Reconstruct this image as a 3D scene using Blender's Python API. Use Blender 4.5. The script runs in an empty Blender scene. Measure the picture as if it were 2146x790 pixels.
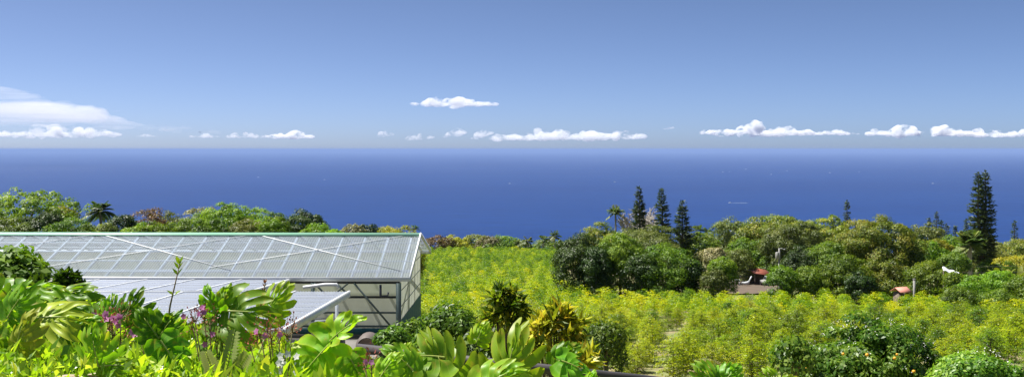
import bpy, math, random
import numpy as np
from mathutils import Vector, Matrix, noise as mnoise

S = bpy.context.scene
COL = S.collection
F = 2100.0            # focal length in photo pixels (photo 2146 x 790)
CX, HY = 1073.0, 313.0
SEA = -300.0
rad = math.radians

def P(px, py, D):
    return Vector(((px - CX) / F * D, D, -(py - HY) / F * D))

GP_D = [-30, 0, 4, 10, 16, 25, 41, 70, 110, 160, 230, 300, 400, 700, 1250, 1600]
GP_Z = [2, -1.7, -2.3, -3.9, -5.2, -6.8, -8.6, -12.3, -15.6, -19.3, -24.0, -31, -52, -150, -320, -330]
def gz(y, x=0.0):
    z = float(np.interp(y, GP_D, GP_Z))
    return z
def on(px, D):
    x = (px - CX) / F * D
    return Vector((x, D, gz(D, x)))

# ---------------------------------------------------------------- materials
MATS = {}
def nodes_of(name):
    m = bpy.data.materials.new(name); m.use_nodes = True
    nt = m.node_tree; nt.nodes.clear()
    out = nt.nodes.new('ShaderNodeOutputMaterial')
    return m, nt, out
def c4(c): return (c[0], c[1], c[2], 1.0)

def leaf_mat(name, cols, trans=0.35, rough=0.5, tcol=None, spec=0.35, objvar=0.25, vein=None):
    """cols: list of 2-4 colours picked by the per-leaf attribute 'var'."""
    m, nt, out = nodes_of(name); N = nt.nodes; L = nt.links
    at = N.new('ShaderNodeAttribute'); at.attribute_name = 'var'
    oi = N.new('ShaderNodeObjectInfo')
    tc = N.new('ShaderNodeNewGeometry')
    nz = N.new('ShaderNodeTexNoise'); nz.inputs['Scale'].default_value = 0.35; nz.inputs['Detail'].default_value = 2
    L.new(tc.outputs['Position'], nz.inputs['Vector'])
    ramp = N.new('ShaderNodeValToRGB')
    cr = ramp.color_ramp
    while len(cr.elements) > 1: cr.elements.remove(cr.elements[-1])
    cr.elements[0].position = 0; cr.elements[0].color = c4(cols[0])
    for i, c in enumerate(cols[1:], 1):
        e = cr.elements.new(i / (len(cols) - 1)); e.color = c4(c)
    add = N.new('ShaderNodeMath'); add.operation = 'MULTIPLY_ADD'
    sub = N.new('ShaderNodeMath'); sub.operation = 'SUBTRACT'; sub.inputs[1].default_value = 0.5
    L.new(nz.outputs['Fac'], sub.inputs[0]); L.new(sub.outputs[0], add.inputs[0])
    add.inputs[1].default_value = 1.1
    L.new(at.outputs['Fac'], add.inputs[2]); L.new(add.outputs[0], ramp.inputs['Fac'])
    hs = N.new('ShaderNodeHueSaturation')
    mr = N.new('ShaderNodeMapRange'); mr.inputs['To Min'].default_value = 1 - objvar; mr.inputs['To Max'].default_value = 1 + objvar
    L.new(oi.outputs['Random'], mr.inputs['Value']); L.new(mr.outputs[0], hs.inputs['Value'])
    mh = N.new('ShaderNodeMapRange'); mh.inputs['To Min'].default_value = 0.5 - 0.05 * objvar; mh.inputs['To Max'].default_value = 0.5 + 0.05 * objvar
    oi2 = N.new('ShaderNodeMath'); oi2.operation = 'FRACT'
    om = N.new('ShaderNodeMath'); om.operation = 'MULTIPLY'; om.inputs[1].default_value = 7.31
    L.new(oi.outputs['Random'], om.inputs[0]); L.new(om.outputs[0], oi2.inputs[0]); L.new(oi2.outputs[0], mh.inputs['Value'])
    L.new(mh.outputs[0], hs.inputs['Hue'])
    L.new(ramp.outputs['Color'], hs.inputs['Color'])
    col = hs.outputs['Color']
    if vein is not None:
        av = N.new('ShaderNodeAttribute'); av.attribute_name = 'vein'
        pw = N.new('ShaderNodeMath'); pw.operation = 'POWER'; pw.inputs[1].default_value = 5.0
        L.new(av.outputs['Fac'], pw.inputs[0])
        mx = N.new('ShaderNodeMix'); mx.data_type = 'RGBA'
        L.new(pw.outputs[0], mx.inputs['Factor']); L.new(col, mx.inputs['A']); mx.inputs['B'].default_value = c4(vein)
        # yellow and brown blemishes of old leaves
        nb = N.new('ShaderNodeTexNoise'); nb.inputs['Scale'].default_value = 22; nb.inputs['Detail'].default_value = 4
        L.new(tc.outputs['Position'], nb.inputs['Vector'])
        mb_ = N.new('ShaderNodeMapRange'); mb_.inputs['From Min'].default_value = .60; mb_.inputs['From Max'].default_value = .72; mb_.inputs['To Max'].default_value = .75
        L.new(nb.outputs['Fac'], mb_.inputs['Value'])
        m3 = N.new('ShaderNodeMix'); m3.data_type = 'RGBA'; m3.inputs['B'].default_value = (.42, .34, .05, 1)
        L.new(mb_.outputs[0], m3.inputs['Factor']); L.new(mx.outputs['Result'], m3.inputs['A'])
        col = m3.outputs['Result']
    pr = N.new('ShaderNodeBsdfPrincipled'); pr.inputs['Roughness'].default_value = rough
    pr.inputs['Specular IOR Level'].default_value = spec
    L.new(col, pr.inputs['Base Color'])
    tr = N.new('ShaderNodeBsdfTranslucent')
    g = N.new('ShaderNodeMix'); g.data_type = 'RGBA'; g.blend_type = 'MULTIPLY'; g.inputs['Factor'].default_value = 1
    t = tcol or (1.5, 1.55, 0.7)
    L.new(col, g.inputs['A']); g.inputs['B'].default_value = c4(t)
    L.new(g.outputs['Result'], tr.inputs['Color'])
    ms = N.new('ShaderNodeMixShader'); ms.inputs[0].default_value = trans
    L.new(pr.outputs[0], ms.inputs[1]); L.new(tr.outputs[0], ms.inputs[2])
    L.new(ms.outputs[0], out.inputs['Surface'])
    return m

def solid(name, c, rough=0.6, metal=0.0, c2=None, scale=3.0, bump=0.0, spec=0.4, detail=5, stretch=(1, 1, 1)):
    m, nt, out = nodes_of(name); N = nt.nodes; L = nt.links
    pr = N.new('ShaderNodeBsdfPrincipled'); pr.inputs['Roughness'].default_value = rough
    pr.inputs['Metallic'].default_value = metal; pr.inputs['Specular IOR Level'].default_value = spec
    tc = N.new('ShaderNodeTexCoord'); mp = N.new('ShaderNodeMapping'); mp.inputs['Scale'].default_value = stretch
    L.new(tc.outputs['Object'], mp.inputs['Vector'])
    nz = N.new('ShaderNodeTexNoise'); nz.inputs['Scale'].default_value = scale; nz.inputs['Detail'].default_value = detail
    L.new(mp.outputs[0], nz.inputs['Vector'])
    mx = N.new('ShaderNodeMix'); mx.data_type = 'RGBA'
    mx.inputs['A'].default_value = c4(c); mx.inputs['B'].default_value = c4(c2 or tuple(v * 0.75 for v in c))
    mr = N.new('ShaderNodeMapRange'); mr.inputs['From Min'].default_value = 0.35; mr.inputs['From Max'].default_value = 0.68
    L.new(nz.outputs['Fac'], mr.inputs['Value']); L.new(mr.outputs[0], mx.inputs['Factor'])
    L.new(mx.outputs['Result'], pr.inputs['Base Color'])
    if bump:
        b = N.new('ShaderNodeBump'); b.inputs['Strength'].default_value = bump
        L.new(nz.outputs['Fac'], b.inputs['Height']); L.new(b.outputs[0], pr.inputs['Normal'])
    L.new(pr.outputs[0], out.inputs['Surface'])
    return m

def sheet_mat(name, c, c2, transp=0.25, translu=0.4, rough=0.3, scale=1.2, stretch=(1, 1, 1)):
    """corrugated translucent plastic sheet"""
    m, nt, out = nodes_of(name); N = nt.nodes; L = nt.links
    tc = N.new('ShaderNodeTexCoord'); mp = N.new('ShaderNodeMapping'); mp.inputs['Scale'].default_value = stretch
    L.new(tc.outputs['Object'], mp.inputs['Vector'])
    nz = N.new('ShaderNodeTexNoise'); nz.inputs['Scale'].default_value = scale; nz.inputs['Detail'].default_value = 5
    L.new(mp.outputs[0], nz.inputs['Vector'])
    mx = N.new('ShaderNodeMix'); mx.data_type = 'RGBA'; mx.inputs['A'].default_value = c4(c); mx.inputs['B'].default_value = c4(c2)
    mr = N.new('ShaderNodeMapRange'); mr.inputs['From Min'].default_value = 0.38; mr.inputs['From Max'].default_value = 0.62
    L.new(nz.outputs['Fac'], mr.inputs['Value']); L.new(mr.outputs[0], mx.inputs['Factor'])
    pr = N.new('ShaderNodeBsdfPrincipled'); pr.inputs['Roughness'].default_value = rough
    L.new(mx.outputs['Result'], pr.inputs['Base Color'])
    tl = N.new('ShaderNodeBsdfTranslucent'); L.new(mx.outputs['Result'], tl.inputs['Color'])
    tp = N.new('ShaderNodeBsdfTransparent'); tp.inputs['Color'].default_value = c4(c)
    m1 = N.new('ShaderNodeMixShader'); m1.inputs[0].default_value = translu
    L.new(pr.outputs[0], m1.inputs[1]); L.new(tl.outputs[0], m1.inputs[2])
    m2 = N.new('ShaderNodeMixShader')
    mr2 = N.new('ShaderNodeMapRange'); mr2.inputs['To Min'].default_value = transp * 1.3; mr2.inputs['To Max'].default_value = transp * 0.7
    L.new(nz.outputs['Fac'], mr2.inputs['Value']); L.new(mr2.outputs[0], m2.inputs[0])
    L.new(m1.outputs[0], m2.inputs[1]); L.new(tp.outputs[0], m2.inputs[2])
    L.new(m2.outputs[0], out.inputs['Surface'])
    return m

M = {}
M['bark'] = solid('bark', (0.16, 0.13, 0.10), 0.9, c2=(0.07, 0.055, 0.04), scale=6, bump=0.4)
M['bark_pale'] = solid('pale_bark', (0.42, 0.39, 0.35), 0.9, c2=(0.32, 0.29, 0.26), scale=5, bump=0.3)
M['coffee'] = leaf_mat('coffee_leaves', [(0.07, 0.15, 0.004), (0.19, 0.30, 0.006), (0.35, 0.43, 0.008), (0.54, 0.51, 0.012)], trans=0.5, rough=0.42, objvar=0.2, tcol=(1.5, 1.4, 0.5))
M['coffee_deep'] = leaf_mat('coffee_leaves_green', [(0.03, 0.09, 0.005), (0.09, 0.19, 0.006), (0.18, 0.28, 0.007), (0.30, 0.36, 0.01)], trans=0.4, rough=0.42, objvar=0.2, tcol=(1.5, 1.4, 0.5))
M['mango'] = leaf_mat('mango_leaves', [(0.04, 0.08, 0.006), (0.11, 0.17, 0.010), (0.23, 0.28, 0.022), (0.34, 0.30, 0.05)], trans=0.28)
M['dark'] = leaf_mat('dark_leaves', [(0.012, 0.03, 0.005), (0.03, 0.065, 0.008), (0.07, 0.12, 0.012)], trans=0.2)
M['mid'] = leaf_mat('green_leaves', [(0.04, 0.09, 0.007), (0.10, 0.18, 0.010), (0.21, 0.29, 0.016)], trans=0.35)
M['bright'] = leaf_mat('bright_leaves', [(0.06, 0.13, 0.008), (0.13, 0.24, 0.012), (0.24, 0.35, 0.02)], trans=0.38)
M['olive'] = leaf_mat('olive_leaves', [(0.065, 0.095, 0.016), (0.14, 0.18, 0.03), (0.25, 0.27, 0.07)], trans=0.3)
M['yellowg'] = leaf_mat('yellow_green_leaves', [(0.12, 0.16, 0.010), (0.25, 0.27, 0.014), (0.38, 0.33, 0.02)], trans=0.35)
M['brown'] = leaf_mat('russet_leaves', [(0.06, 0.05, 0.018), (0.13, 0.09, 0.03), (0.24, 0.14, 0.06)], trans=0.25)
M['pinkish'] = leaf_mat('dusty_pink_leaves', [(0.11, 0.12, 0.045), (0.21, 0.21, 0.08), (0.34, 0.30, 0.16)], trans=0.2)
M['pine'] = leaf_mat('pine_needles', [(0.02, 0.045, 0.014), (0.05, 0.085, 0.022), (0.12, 0.15, 0.04)], trans=0.15)
M['pine_far'] = leaf_mat('far_pine_needles', [(0.03, 0.06, 0.03), (0.055, 0.09, 0.045), (0.09, 0.13, 0.06)], trans=0.15)
M['palm'] = leaf_mat('palm_leaflets', [(0.04, 0.09, 0.015), (0.10, 0.17, 0.03), (0.26, 0.28, 0.09)], trans=0.25)
M['citrus'] = leaf_mat('citrus_leaves', [(0.03, 0.085, 0.006), (0.09, 0.19, 0.010), (0.27, 0.37, 0.05)], trans=0.38, rough=0.42, spec=0.4)
M['shrub'] = leaf_mat('shrub_leaves', [(0.025, 0.065, 0.006), (0.065, 0.14, 0.010), (0.15, 0.25, 0.018)], trans=0.35, rough=0.45, spec=0.35)
M['croton'] = leaf_mat('croton_leaves', [(0.07, 0.13, 0.012), (0.36, 0.42, 0.02), (0.68, 0.64, 0.06), (0.74, 0.50, 0.06)], trans=0.35, rough=0.45, spec=0.35, tcol=(1.2, 1.2, 0.7))
M['croton_green'] = leaf_mat('green_croton_leaves', [(0.07, 0.15, 0.008), (0.14, 0.25, 0.012), (0.36, 0.42, 0.03), (0.66, 0.58, 0.06)], trans=0.5, rough=0.45, tcol=(1.2, 1.2, 0.7))
M['cover'] = leaf_mat('undergrowth_leaves', [(0.09, 0.18, 0.010), (0.23, 0.36, 0.015), (0.40, 0.50, 0.025), (0.58, 0.57, 0.07)], trans=0.46, rough=0.35, spec=0.5)
M['monstera'] = leaf_mat('monstera_blade', [(0.06, 0.18, 0.010), (0.115, 0.28, 0.014), (0.20, 0.37, 0.016), (0.36, 0.43, 0.025)], trans=0.45, rough=0.42, spec=0.35, vein=(0.42, 0.45, 0.10), objvar=0.3, tcol=(1.5, 1.6, 0.5))
M['monstera_y'] = leaf_mat('yellowing_monstera_blade', [(0.22, 0.36, 0.02), (0.34, 0.44, 0.03), (0.48, 0.48, 0.05)], trans=0.35, rough=0.42, spec=0.35, vein=(0.55, 0.5, 0.15), tcol=(1.2, 1.2, 0.6))
M['petiole'] = solid('petiole_green', (0.16, 0.24, 0.035), 0.4, c2=(0.10, 0.17, 0.02), scale=8)
M['stem'] = solid('stem_brown_green', (0.16, 0.15, 0.05), 0.6, c2=(0.18, 0.09, 0.05), scale=8)
M['banana'] = leaf_mat('banana_blade', [(0.08, 0.14, 0.012), (0.17, 0.24, 0.02), (0.3, 0.34, 0.04)], trans=0.4)
M['pink'] = leaf_mat('pink_petals', [(0.55, 0.16, 0.42), (0.72, 0.28, 0.58), (0.8, 0.42, 0.66)], trans=0.3, tcol=(1, 1, 1), objvar=0.1)
M['redbud'] = leaf_mat('red_buds', [(0.32, 0.07, 0.05), (0.45, 0.14, 0.08), (0.35, 0.2, 0.07)], trans=0.2, tcol=(1, 1, 1))
M['whitef'] = leaf_mat('white_petals', [(0.75, 0.75, 0.7), (0.8, 0.8, 0.76)], trans=0.25, tcol=(1, 1, 1), objvar=0.05)
M['dry'] = leaf_mat('dry_leaf', [(0.35, 0.26, 0.17), (0.5, 0.42, 0.32)], trans=0.2, tcol=(1, 1, 1))
M['fern'] = leaf_mat('fern_leaf', [(0.38, 0.45, 0.10), (0.5, 0.54, 0.2)], trans=0.35, tcol=(1.1, 1.1, 0.8))
M['orange'] = solid('orange_skin', (0.80, 0.32, 0.02), 0.4, c2=(0.8, 0.45, 0.04), scale=6)
M['white'] = solid('white_painted_metal', (0.80, 0.82, 0.83), 0.4, c2=(0.72, 0.74, 0.75), scale=2)
M['ridge'] = solid('green_ridge_metal', (0.24, 0.50, 0.34), 0.45, c2=(0.3, 0.52, 0.38), scale=2)
M['steel'] = solid('grey_green_steel', (0.085, 0.125, 0.11), 0.5, c2=(0.13, 0.16, 0.145), scale=3)
M['steel_dark'] = solid('dark_steel', (0.03, 0.035, 0.035), 0.5, c2=(0.05, 0.05, 0.05), scale=3)
M['teal'] = solid('teal_sheet', (0.035, 0.13, 0.15), 0.5, c2=(0.055, 0.16, 0.17), scale=1.5, stretch=(1, 1, 4))
M['roof'] = sheet_mat('clear_corrugated_sheet', (0.60, 0.66, 0.74), (0.46, 0.52, 0.56), 0.62, 0.30, scale=0.7, stretch=(3, 0.6, 1))
M['canopy'] = sheet_mat('white_corrugated_sheet', (0.66, 0.71, 0.82), (0.58, 0.63, 0.74), 0.40, 0.3, scale=0.8, stretch=(2, 0.5, 1))
M['wallsheet'] = sheet_mat('cream_wall_sheet', (0.80, 0.77, 0.60), (0.72, 0.70, 0.53), 0.03, 0.72, scale=1.4)
M['concrete'] = solid('concrete', (0.30, 0.28, 0.26), 0.85, c2=(0.2, 0.19, 0.17), scale=1.5)
M['binbrown'] = solid('brown_grey_plastic', (0.13, 0.105, 0.095), 0.6, c2=(0.10, 0.085, 0.08), scale=3)
M['chrome'] = solid('galvanised_rail', (0.5, 0.5, 0.52), 0.35, metal=0.6, scale=4)
M['blackpipe'] = solid('black_plastic_pipe', (0.05, 0.05, 0.065), 0.45, c2=(0.08, 0.08, 0.1), scale=3)
M['rust'] = solid('rusty_red_roof', (0.33, 0.075, 0.045), 0.7, c2=(0.22, 0.09, 0.06), scale=3)
M['salmon'] = solid('faded_red_roof', (0.62, 0.22, 0.16), 0.7, c2=(0.55, 0.26, 0.2), scale=3)
M['wood'] = solid('weathered_wood', (0.12, 0.09, 0.07), 0.85, c2=(0.2, 0.16, 0.13), scale=4)
M['soil'] = solid('bare_soil', (0.13, 0.09, 0.065), 0.95, c2=(0.09, 0.075, 0.055), scale=0.8)
M['galv'] = solid('pale_grey_paint', (0.55, 0.57, 0.58), 0.5, scale=3)
M['pole'] = solid('weathered_pole', (.30, .30, .29), .7, c2=(.22, .21, .2), scale=3)
M['tarp'] = solid('white_tarpaulin', (0.78, 0.80, 0.84), 0.5, c2=(0.68, 0.7, 0.76), scale=2)
M['rail'] = solid('dark_rail_paint', (0.06, 0.055, 0.06), 0.6, c2=(0.09, 0.08, 0.08), scale=3)
M['glassdark'] = solid('dark_window', (0.03, 0.04, 0.05), 0.15, scale=2)

# ---------------------------------------------------------------- object helpers
def tag(o, label=None, cat=None, group=None, kind=None):
    if label: o['label'] = label
    if cat: o['category'] = cat
    if group: o['group'] = group
    if kind: o['kind'] = kind
    return o
def empty(name, loc=(0, 0, 0), rz=0.0, label=None, cat=None, group=None):
    o = bpy.data.objects.new(name, None); COL.objects.link(o)
    o.location = loc; o.rotation_euler = (0, 0, rz); o.empty_display_size = 0.2
    return tag(o, label, cat, group)
def mesh(name, V, Fq, attrs=None, smooth=False):
    V = np.asarray(V, dtype=np.float32).reshape(-1, 3); Fq = np.asarray(Fq, dtype=np.int32).reshape(-1, 4)
    me = bpy.data.meshes.new(name)
    me.vertices.add(len(V)); me.vertices.foreach_set('co', V.ravel())
    me.loops.add(Fq.size); me.loops.foreach_set('vertex_index', Fq.ravel())
    me.polygons.add(len(Fq)); me.polygons.foreach_set('loop_start', np.arange(0, Fq.size, 4, dtype=np.int32))
    me.polygons.foreach_set('loop_total', np.full(len(Fq), 4, dtype=np.int32))
    if smooth: me.polygons.foreach_set('use_smooth', np.ones(len(Fq), dtype=bool))
    for k, v in (attrs or {}).items():
        a = me.attributes.new(k, 'FLOAT', 'POINT'); a.data.foreach_set('value', np.asarray(v, dtype=np.float32))
    me.update(calc_edges=True)
    return me
def obj(name, me, mat, parent=None, loc=None):
    o = bpy.data.objects.new(name, me); COL.objects.link(o)
    if mat is not None and len(me.materials) == 0: me.materials.append(mat)
    if parent is not None: o.parent = parent
    if loc is not None: o.location = loc
    return o

class MB:
    """collects quads"""
    def __init__(s): s.V = []; s.F = []; s.n = 0; s.A = []
    def add(s, V, Fq, var=None):
        V = np.asarray(V, float).reshape(-1, 3); Fq = np.asarray(Fq, int).reshape(-1, 4)
        s.V.append(V); s.F.append(Fq + s.n); s.n += len(V)
        s.A.append(np.full(len(V), 0.5) if var is None else np.broadcast_to(np.asarray(var, float), (len(V),)))
        return s
    def box(s, c, d, rz=0.0, ry=0.0, rx=0.0):
        hx, hy, hz = d[0] / 2, d[1] / 2, d[2] / 2
        v = np.array([(x, y, z) for x in (-hx, hx) for y in (-hy, hy) for z in (-hz, hz)])
        R = np.array((Matrix.Rotation(rz, 3, 'Z') @ Matrix.Rotation(ry, 3, 'Y') @ Matrix.Rotation(rx, 3, 'X')))
        v = v @ R.T + np.array(c)
        return s.add(v, [(0, 1, 3, 2), (4, 6, 7, 5), (0, 4, 5, 1), (2, 3, 7, 6), (0, 2, 6, 4), (1, 5, 7, 3)])
    def bar(s, a, b, w, h=None, up=(0, 0, 1)):
        h = h or w
        a = Vector(a); b = Vector(b); t = (b - a).normalized(); u = Vector(up)
        if abs(t.dot(u)) > 0.98: u = Vector((0, 1, 0))
        sd = t.cross(u).normalized(); u = sd.cross(t)
        v = []
        for p in (a, b):
            for i, j in ((-1, -1), (1, -1), (1, 1), (-1, 1)): v.append(p + sd * (i * w / 2) + u * (j * h / 2))
        return s.add(np.array([tuple(x) for x in v]), [(0, 1, 5, 4), (1, 2, 6, 5), (2, 3, 7, 6), (3, 0, 4, 7), (3, 2, 1, 0), (4, 5, 6, 7)])
    def tube(s, pts, r, n=6, cap=True, var=None):
        pts = [Vector(p) for p in pts]; r = [r] * len(pts) if np.isscalar(r) else list(r)
        V = []; prev = None
        for i, p in enumerate(pts):
            t = (pts[min(i + 1, len(pts) - 1)] - pts[max(i - 1, 0)]).normalized()
            ref = prev if prev is not None else (Vector((0, 1, 0)) if abs(t.z) > 0.8 else Vector((0, 0, 1)))
            sd = (ref - t * ref.dot(t)).normalized(); prev = sd; u = t.cross(sd)
            for k in range(n):
                a = 2 * math.pi * k / n
                V.append(tuple(p + sd * (math.cos(a) * r[i]) + u * (math.sin(a) * r[i])))
        Fq = []
        for i in range(len(pts) - 1):
            for k in range(n):
                a = i * n + k; b = i * n + (k + 1) % n
                Fq.append((a, b, b + n, a + n))
        if cap:
            V.append(tuple(pts[-1])); c = len(V) - 1; o = (len(pts) - 1) * n
            for k in range(0, n, 2): Fq.append((o + k, o + (k + 1) % n, o + (k + 2) % n, c))
        return s.add(V, Fq, var)
    def sphere(s, c, r, n=8, m=6, sc=(1, 1, 1)):
        V = []; Fq = []
        for i in range(m + 1):
            th = math.pi * i / m
            for k in range(n):
                a = 2 * math.pi * k / n
                V.append((c[0] + r * sc[0] * math.sin(th) * math.cos(a), c[1] + r * sc[1] * math.sin(th) * math.sin(a), c[2] + r * sc[2] * math.cos(th)))
        for i in range(m):
            for k in range(n):
                Fq.append((i * n + k, (i + 1) * n + k, (i + 1) * n + (k + 1) % n, i * n + (k + 1) % n))
        return s.add(V, Fq)
    def mesh(s, name, smooth=False):
        return mesh(name, np.concatenate(s.V), np.concatenate(s.F), {'var': np.concatenate(s.A)}, smooth)
    def build(s, name, mat, parent=None, smooth=False, loc=None):
        return obj(name, s.mesh(name, smooth), mat, parent, loc)

def nrm(a):
    return a / np.maximum(np.linalg.norm(a, axis=-1, keepdims=True), 1e-9)
def leaves(mb, Pt, T, Nn, Ln, Wd, var, fold=0.12):
    """diamond leaves"""
    T = nrm(T); Sd = nrm(np.cross(T, Nn)); Nn = np.cross(Sd, T)
    Ln = np.broadcast_to(np.asarray(Ln, float), (len(Pt),))[:, None]; Wd = np.broadcast_to(np.asarray(Wd, float), (len(Pt),))[:, None]
    v0 = Pt; v2 = Pt + T * Ln - Nn * Ln * 0.12
    mid = Pt + T * Ln * 0.48 + Nn * Wd * fold
    v1 = mid + Sd * Wd * 0.5; v3 = mid - Sd * Wd * 0.5
    V = np.stack([v0, v1, v2, v3], 1).reshape(-1, 3)
    n = len(Pt); Fq = np.arange(4 * n).reshape(n, 4)
    mb.add(V, Fq, np.repeat(np.broadcast_to(var, (n,)), 4))
def sph(rng, n, zmin=-1.0):
    z = rng.uniform(zmin, 1, n); a = rng.uniform(0, 2 * np.pi, n); r = np.sqrt(1 - z * z)
    return np.stack([r * np.cos(a), r * np.sin(a), z], 1)

# ---------------------------------------------------------------- trees
def lump_fn(rng, k=5, amp=0.16):
    ds = sph(rng, k); fr = rng.uniform(2, 5, k); ph = rng.uniform(0, 6.28, k)
    def f(d):
        return 1 + amp * np.mean([np.cos(fr[i] * (d @ ds[i]) * 2 + ph[i]) for i in range(k)], 0) * 2.0
    return f
def crown_mb(rng, rx, ry, rz, nclump, per, cr, ll, lw, sparse=0.0, zmin=-0.55, amp=0.16, tipvar=0.0, low=None):
    f = lump_fn(rng, amp=amp)
    # quasi even spread of clumps
    d = []
    i = 0
    ga = math.pi * (3 - 5 ** 0.5)
    for k in range(nclump):
        z = zmin + (1 - zmin) * (k + 0.5) / nclump
        a = k * ga + rng.uniform(-0.5, 0.5); r = math.sqrt(max(0, 1 - z * z))
        d.append((r * math.cos(a), r * math.sin(a), z))
    d = np.array(d); d = nrm(d + rng.normal(0, 0.12, d.shape))
    if sparse > 0: d = d[rng.uniform(0, 1, len(d)) > sparse]
    rr = f(d) * rng.uniform(0.72, 1.0, len(d)) * 0.9
    inner = rng.uniform(0, 1, len(d)) < 0.2
    rr[inner] *= 0.6
    C = d * rr[:, None] * np.array([rx, ry, rz])
    C[:, 2] *= max(.3, (rz - cr * .75)) / max(1e-3, C[:, 2].max())
    kx = max(.3, rx / .92 - cr * .7) / max(1e-3, np.percentile(np.abs(C[:, :2]).max(1), 95))
    C[:, :2] *= min(1.5, max(.6, kx))
    if low and low > rz * abs(zmin): C[:, 2] = np.where(C[:, 2] < 0, C[:, 2] * low / (rz * abs(zmin)), C[:, 2])
    mb = MB()
    for c, dd in zip(C, d):
        n = int(per * rng.uniform(0.7, 1.3)); r = cr * rng.uniform(0.7, 1.3)
        bias = nrm(dd * np.array([1 / rx, 1 / ry, 1 / rz])) + np.array([0, 0, 0.5])
        q = nrm(sph(rng, n) + bias * 0.75)
        rad_ = r * rng.uniform(0.55, 1.08, n)[:, None]
        pt = c + q * rad_ * np.array([1.1, 1.1, 0.8])
        N_ = nrm(q * 1.5 + np.array([0, 0, 0.5]) + rng.normal(0, 0.4, q.shape))
        T_ = np.cross(N_, rng.normal(0, 1, q.shape)) + np.array([0, 0, -0.35])
        cv = rng.uniform(-0.2, 0.2)
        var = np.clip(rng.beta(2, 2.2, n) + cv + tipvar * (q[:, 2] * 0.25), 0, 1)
        leaves(mb, pt, T_, N_, ll * rng.uniform(0.7, 1.3, n), lw * rng.uniform(0.7, 1.3, n), var)
    return mb, C
def trunk_mb(rng, base_r, h, targets, lean=0.0):
    mb = MB()
    top = Vector((rng.uniform(-lean, lean), rng.uniform(-lean, lean), h))
    pts = [Vector((0, 0, -0.6)), Vector((top.x * 0.3, top.y * 0.3, h * 0.4)), top]
    mb.tube(pts, [base_r * 1.25, base_r * 0.9, base_r * 0.7], 7)
    for t in targets:
        t = Vector(tuple(t)); mid = (top + t) / 2 + Vector((0, 0, -0.12 * (t - top).length))
        mb.tube([top * 0.92, mid, t], [base_r * 0.45, base_r * 0.28, base_r * 0.1], 5)
    return mb
def broad_tree(name, px, D, pw, ytop, mat, label, seed, ybase=None, cat='tree', group=None, dens=1.0, ll=None, lw=None,
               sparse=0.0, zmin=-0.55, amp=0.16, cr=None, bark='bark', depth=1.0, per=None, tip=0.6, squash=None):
    """px centre, pw crown width in photo px, ytop px; stands on the ground at depth D"""
    ll = ll or .0021 * D; lw = lw or .0010 * D
    rng = np.random.default_rng(seed)
    loc = on(px, D); s = D / F
    w = pw * s / 2; ztop = -(ytop - HY) * s
    h = ztop - loc.z
    ch = (min(h * 0.95, 1.62 * w) if squash is None else squash * s)       # crown height
    rz = ch / (1 - zmin) ; cz = h - rz
    cr = cr or max(0.28, 0.16 * w + 0.25)
    area = 2 * math.pi * w * max(rz, w * 0.6, 0 if (squash is not None and D > 78) or D > 130 else (rz + cz) * .62)
    ncl = int(max(14, area / (cr * cr * .85)))
    per = per or int(np.clip(dens * 5.0 * cr * cr / (ll * lw * 0.5) * 0.5, 30, 420))
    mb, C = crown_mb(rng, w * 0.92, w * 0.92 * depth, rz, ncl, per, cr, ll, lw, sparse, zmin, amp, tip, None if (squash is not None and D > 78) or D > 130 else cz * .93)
    t = empty(name, loc, 0, label, cat, group)
    cro = mb.build('crown', mat, t); cro.location = (0, 0, cz)
    sel = C[rng.permutation(len(C))[:9]] + np.array([0, 0, cz])
    trunk_mb(rng, max(0.08, w * 0.07), max(0.3, cz - rz * 0.35), sel).build('trunk', M[bark], t, True)
    return t

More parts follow.
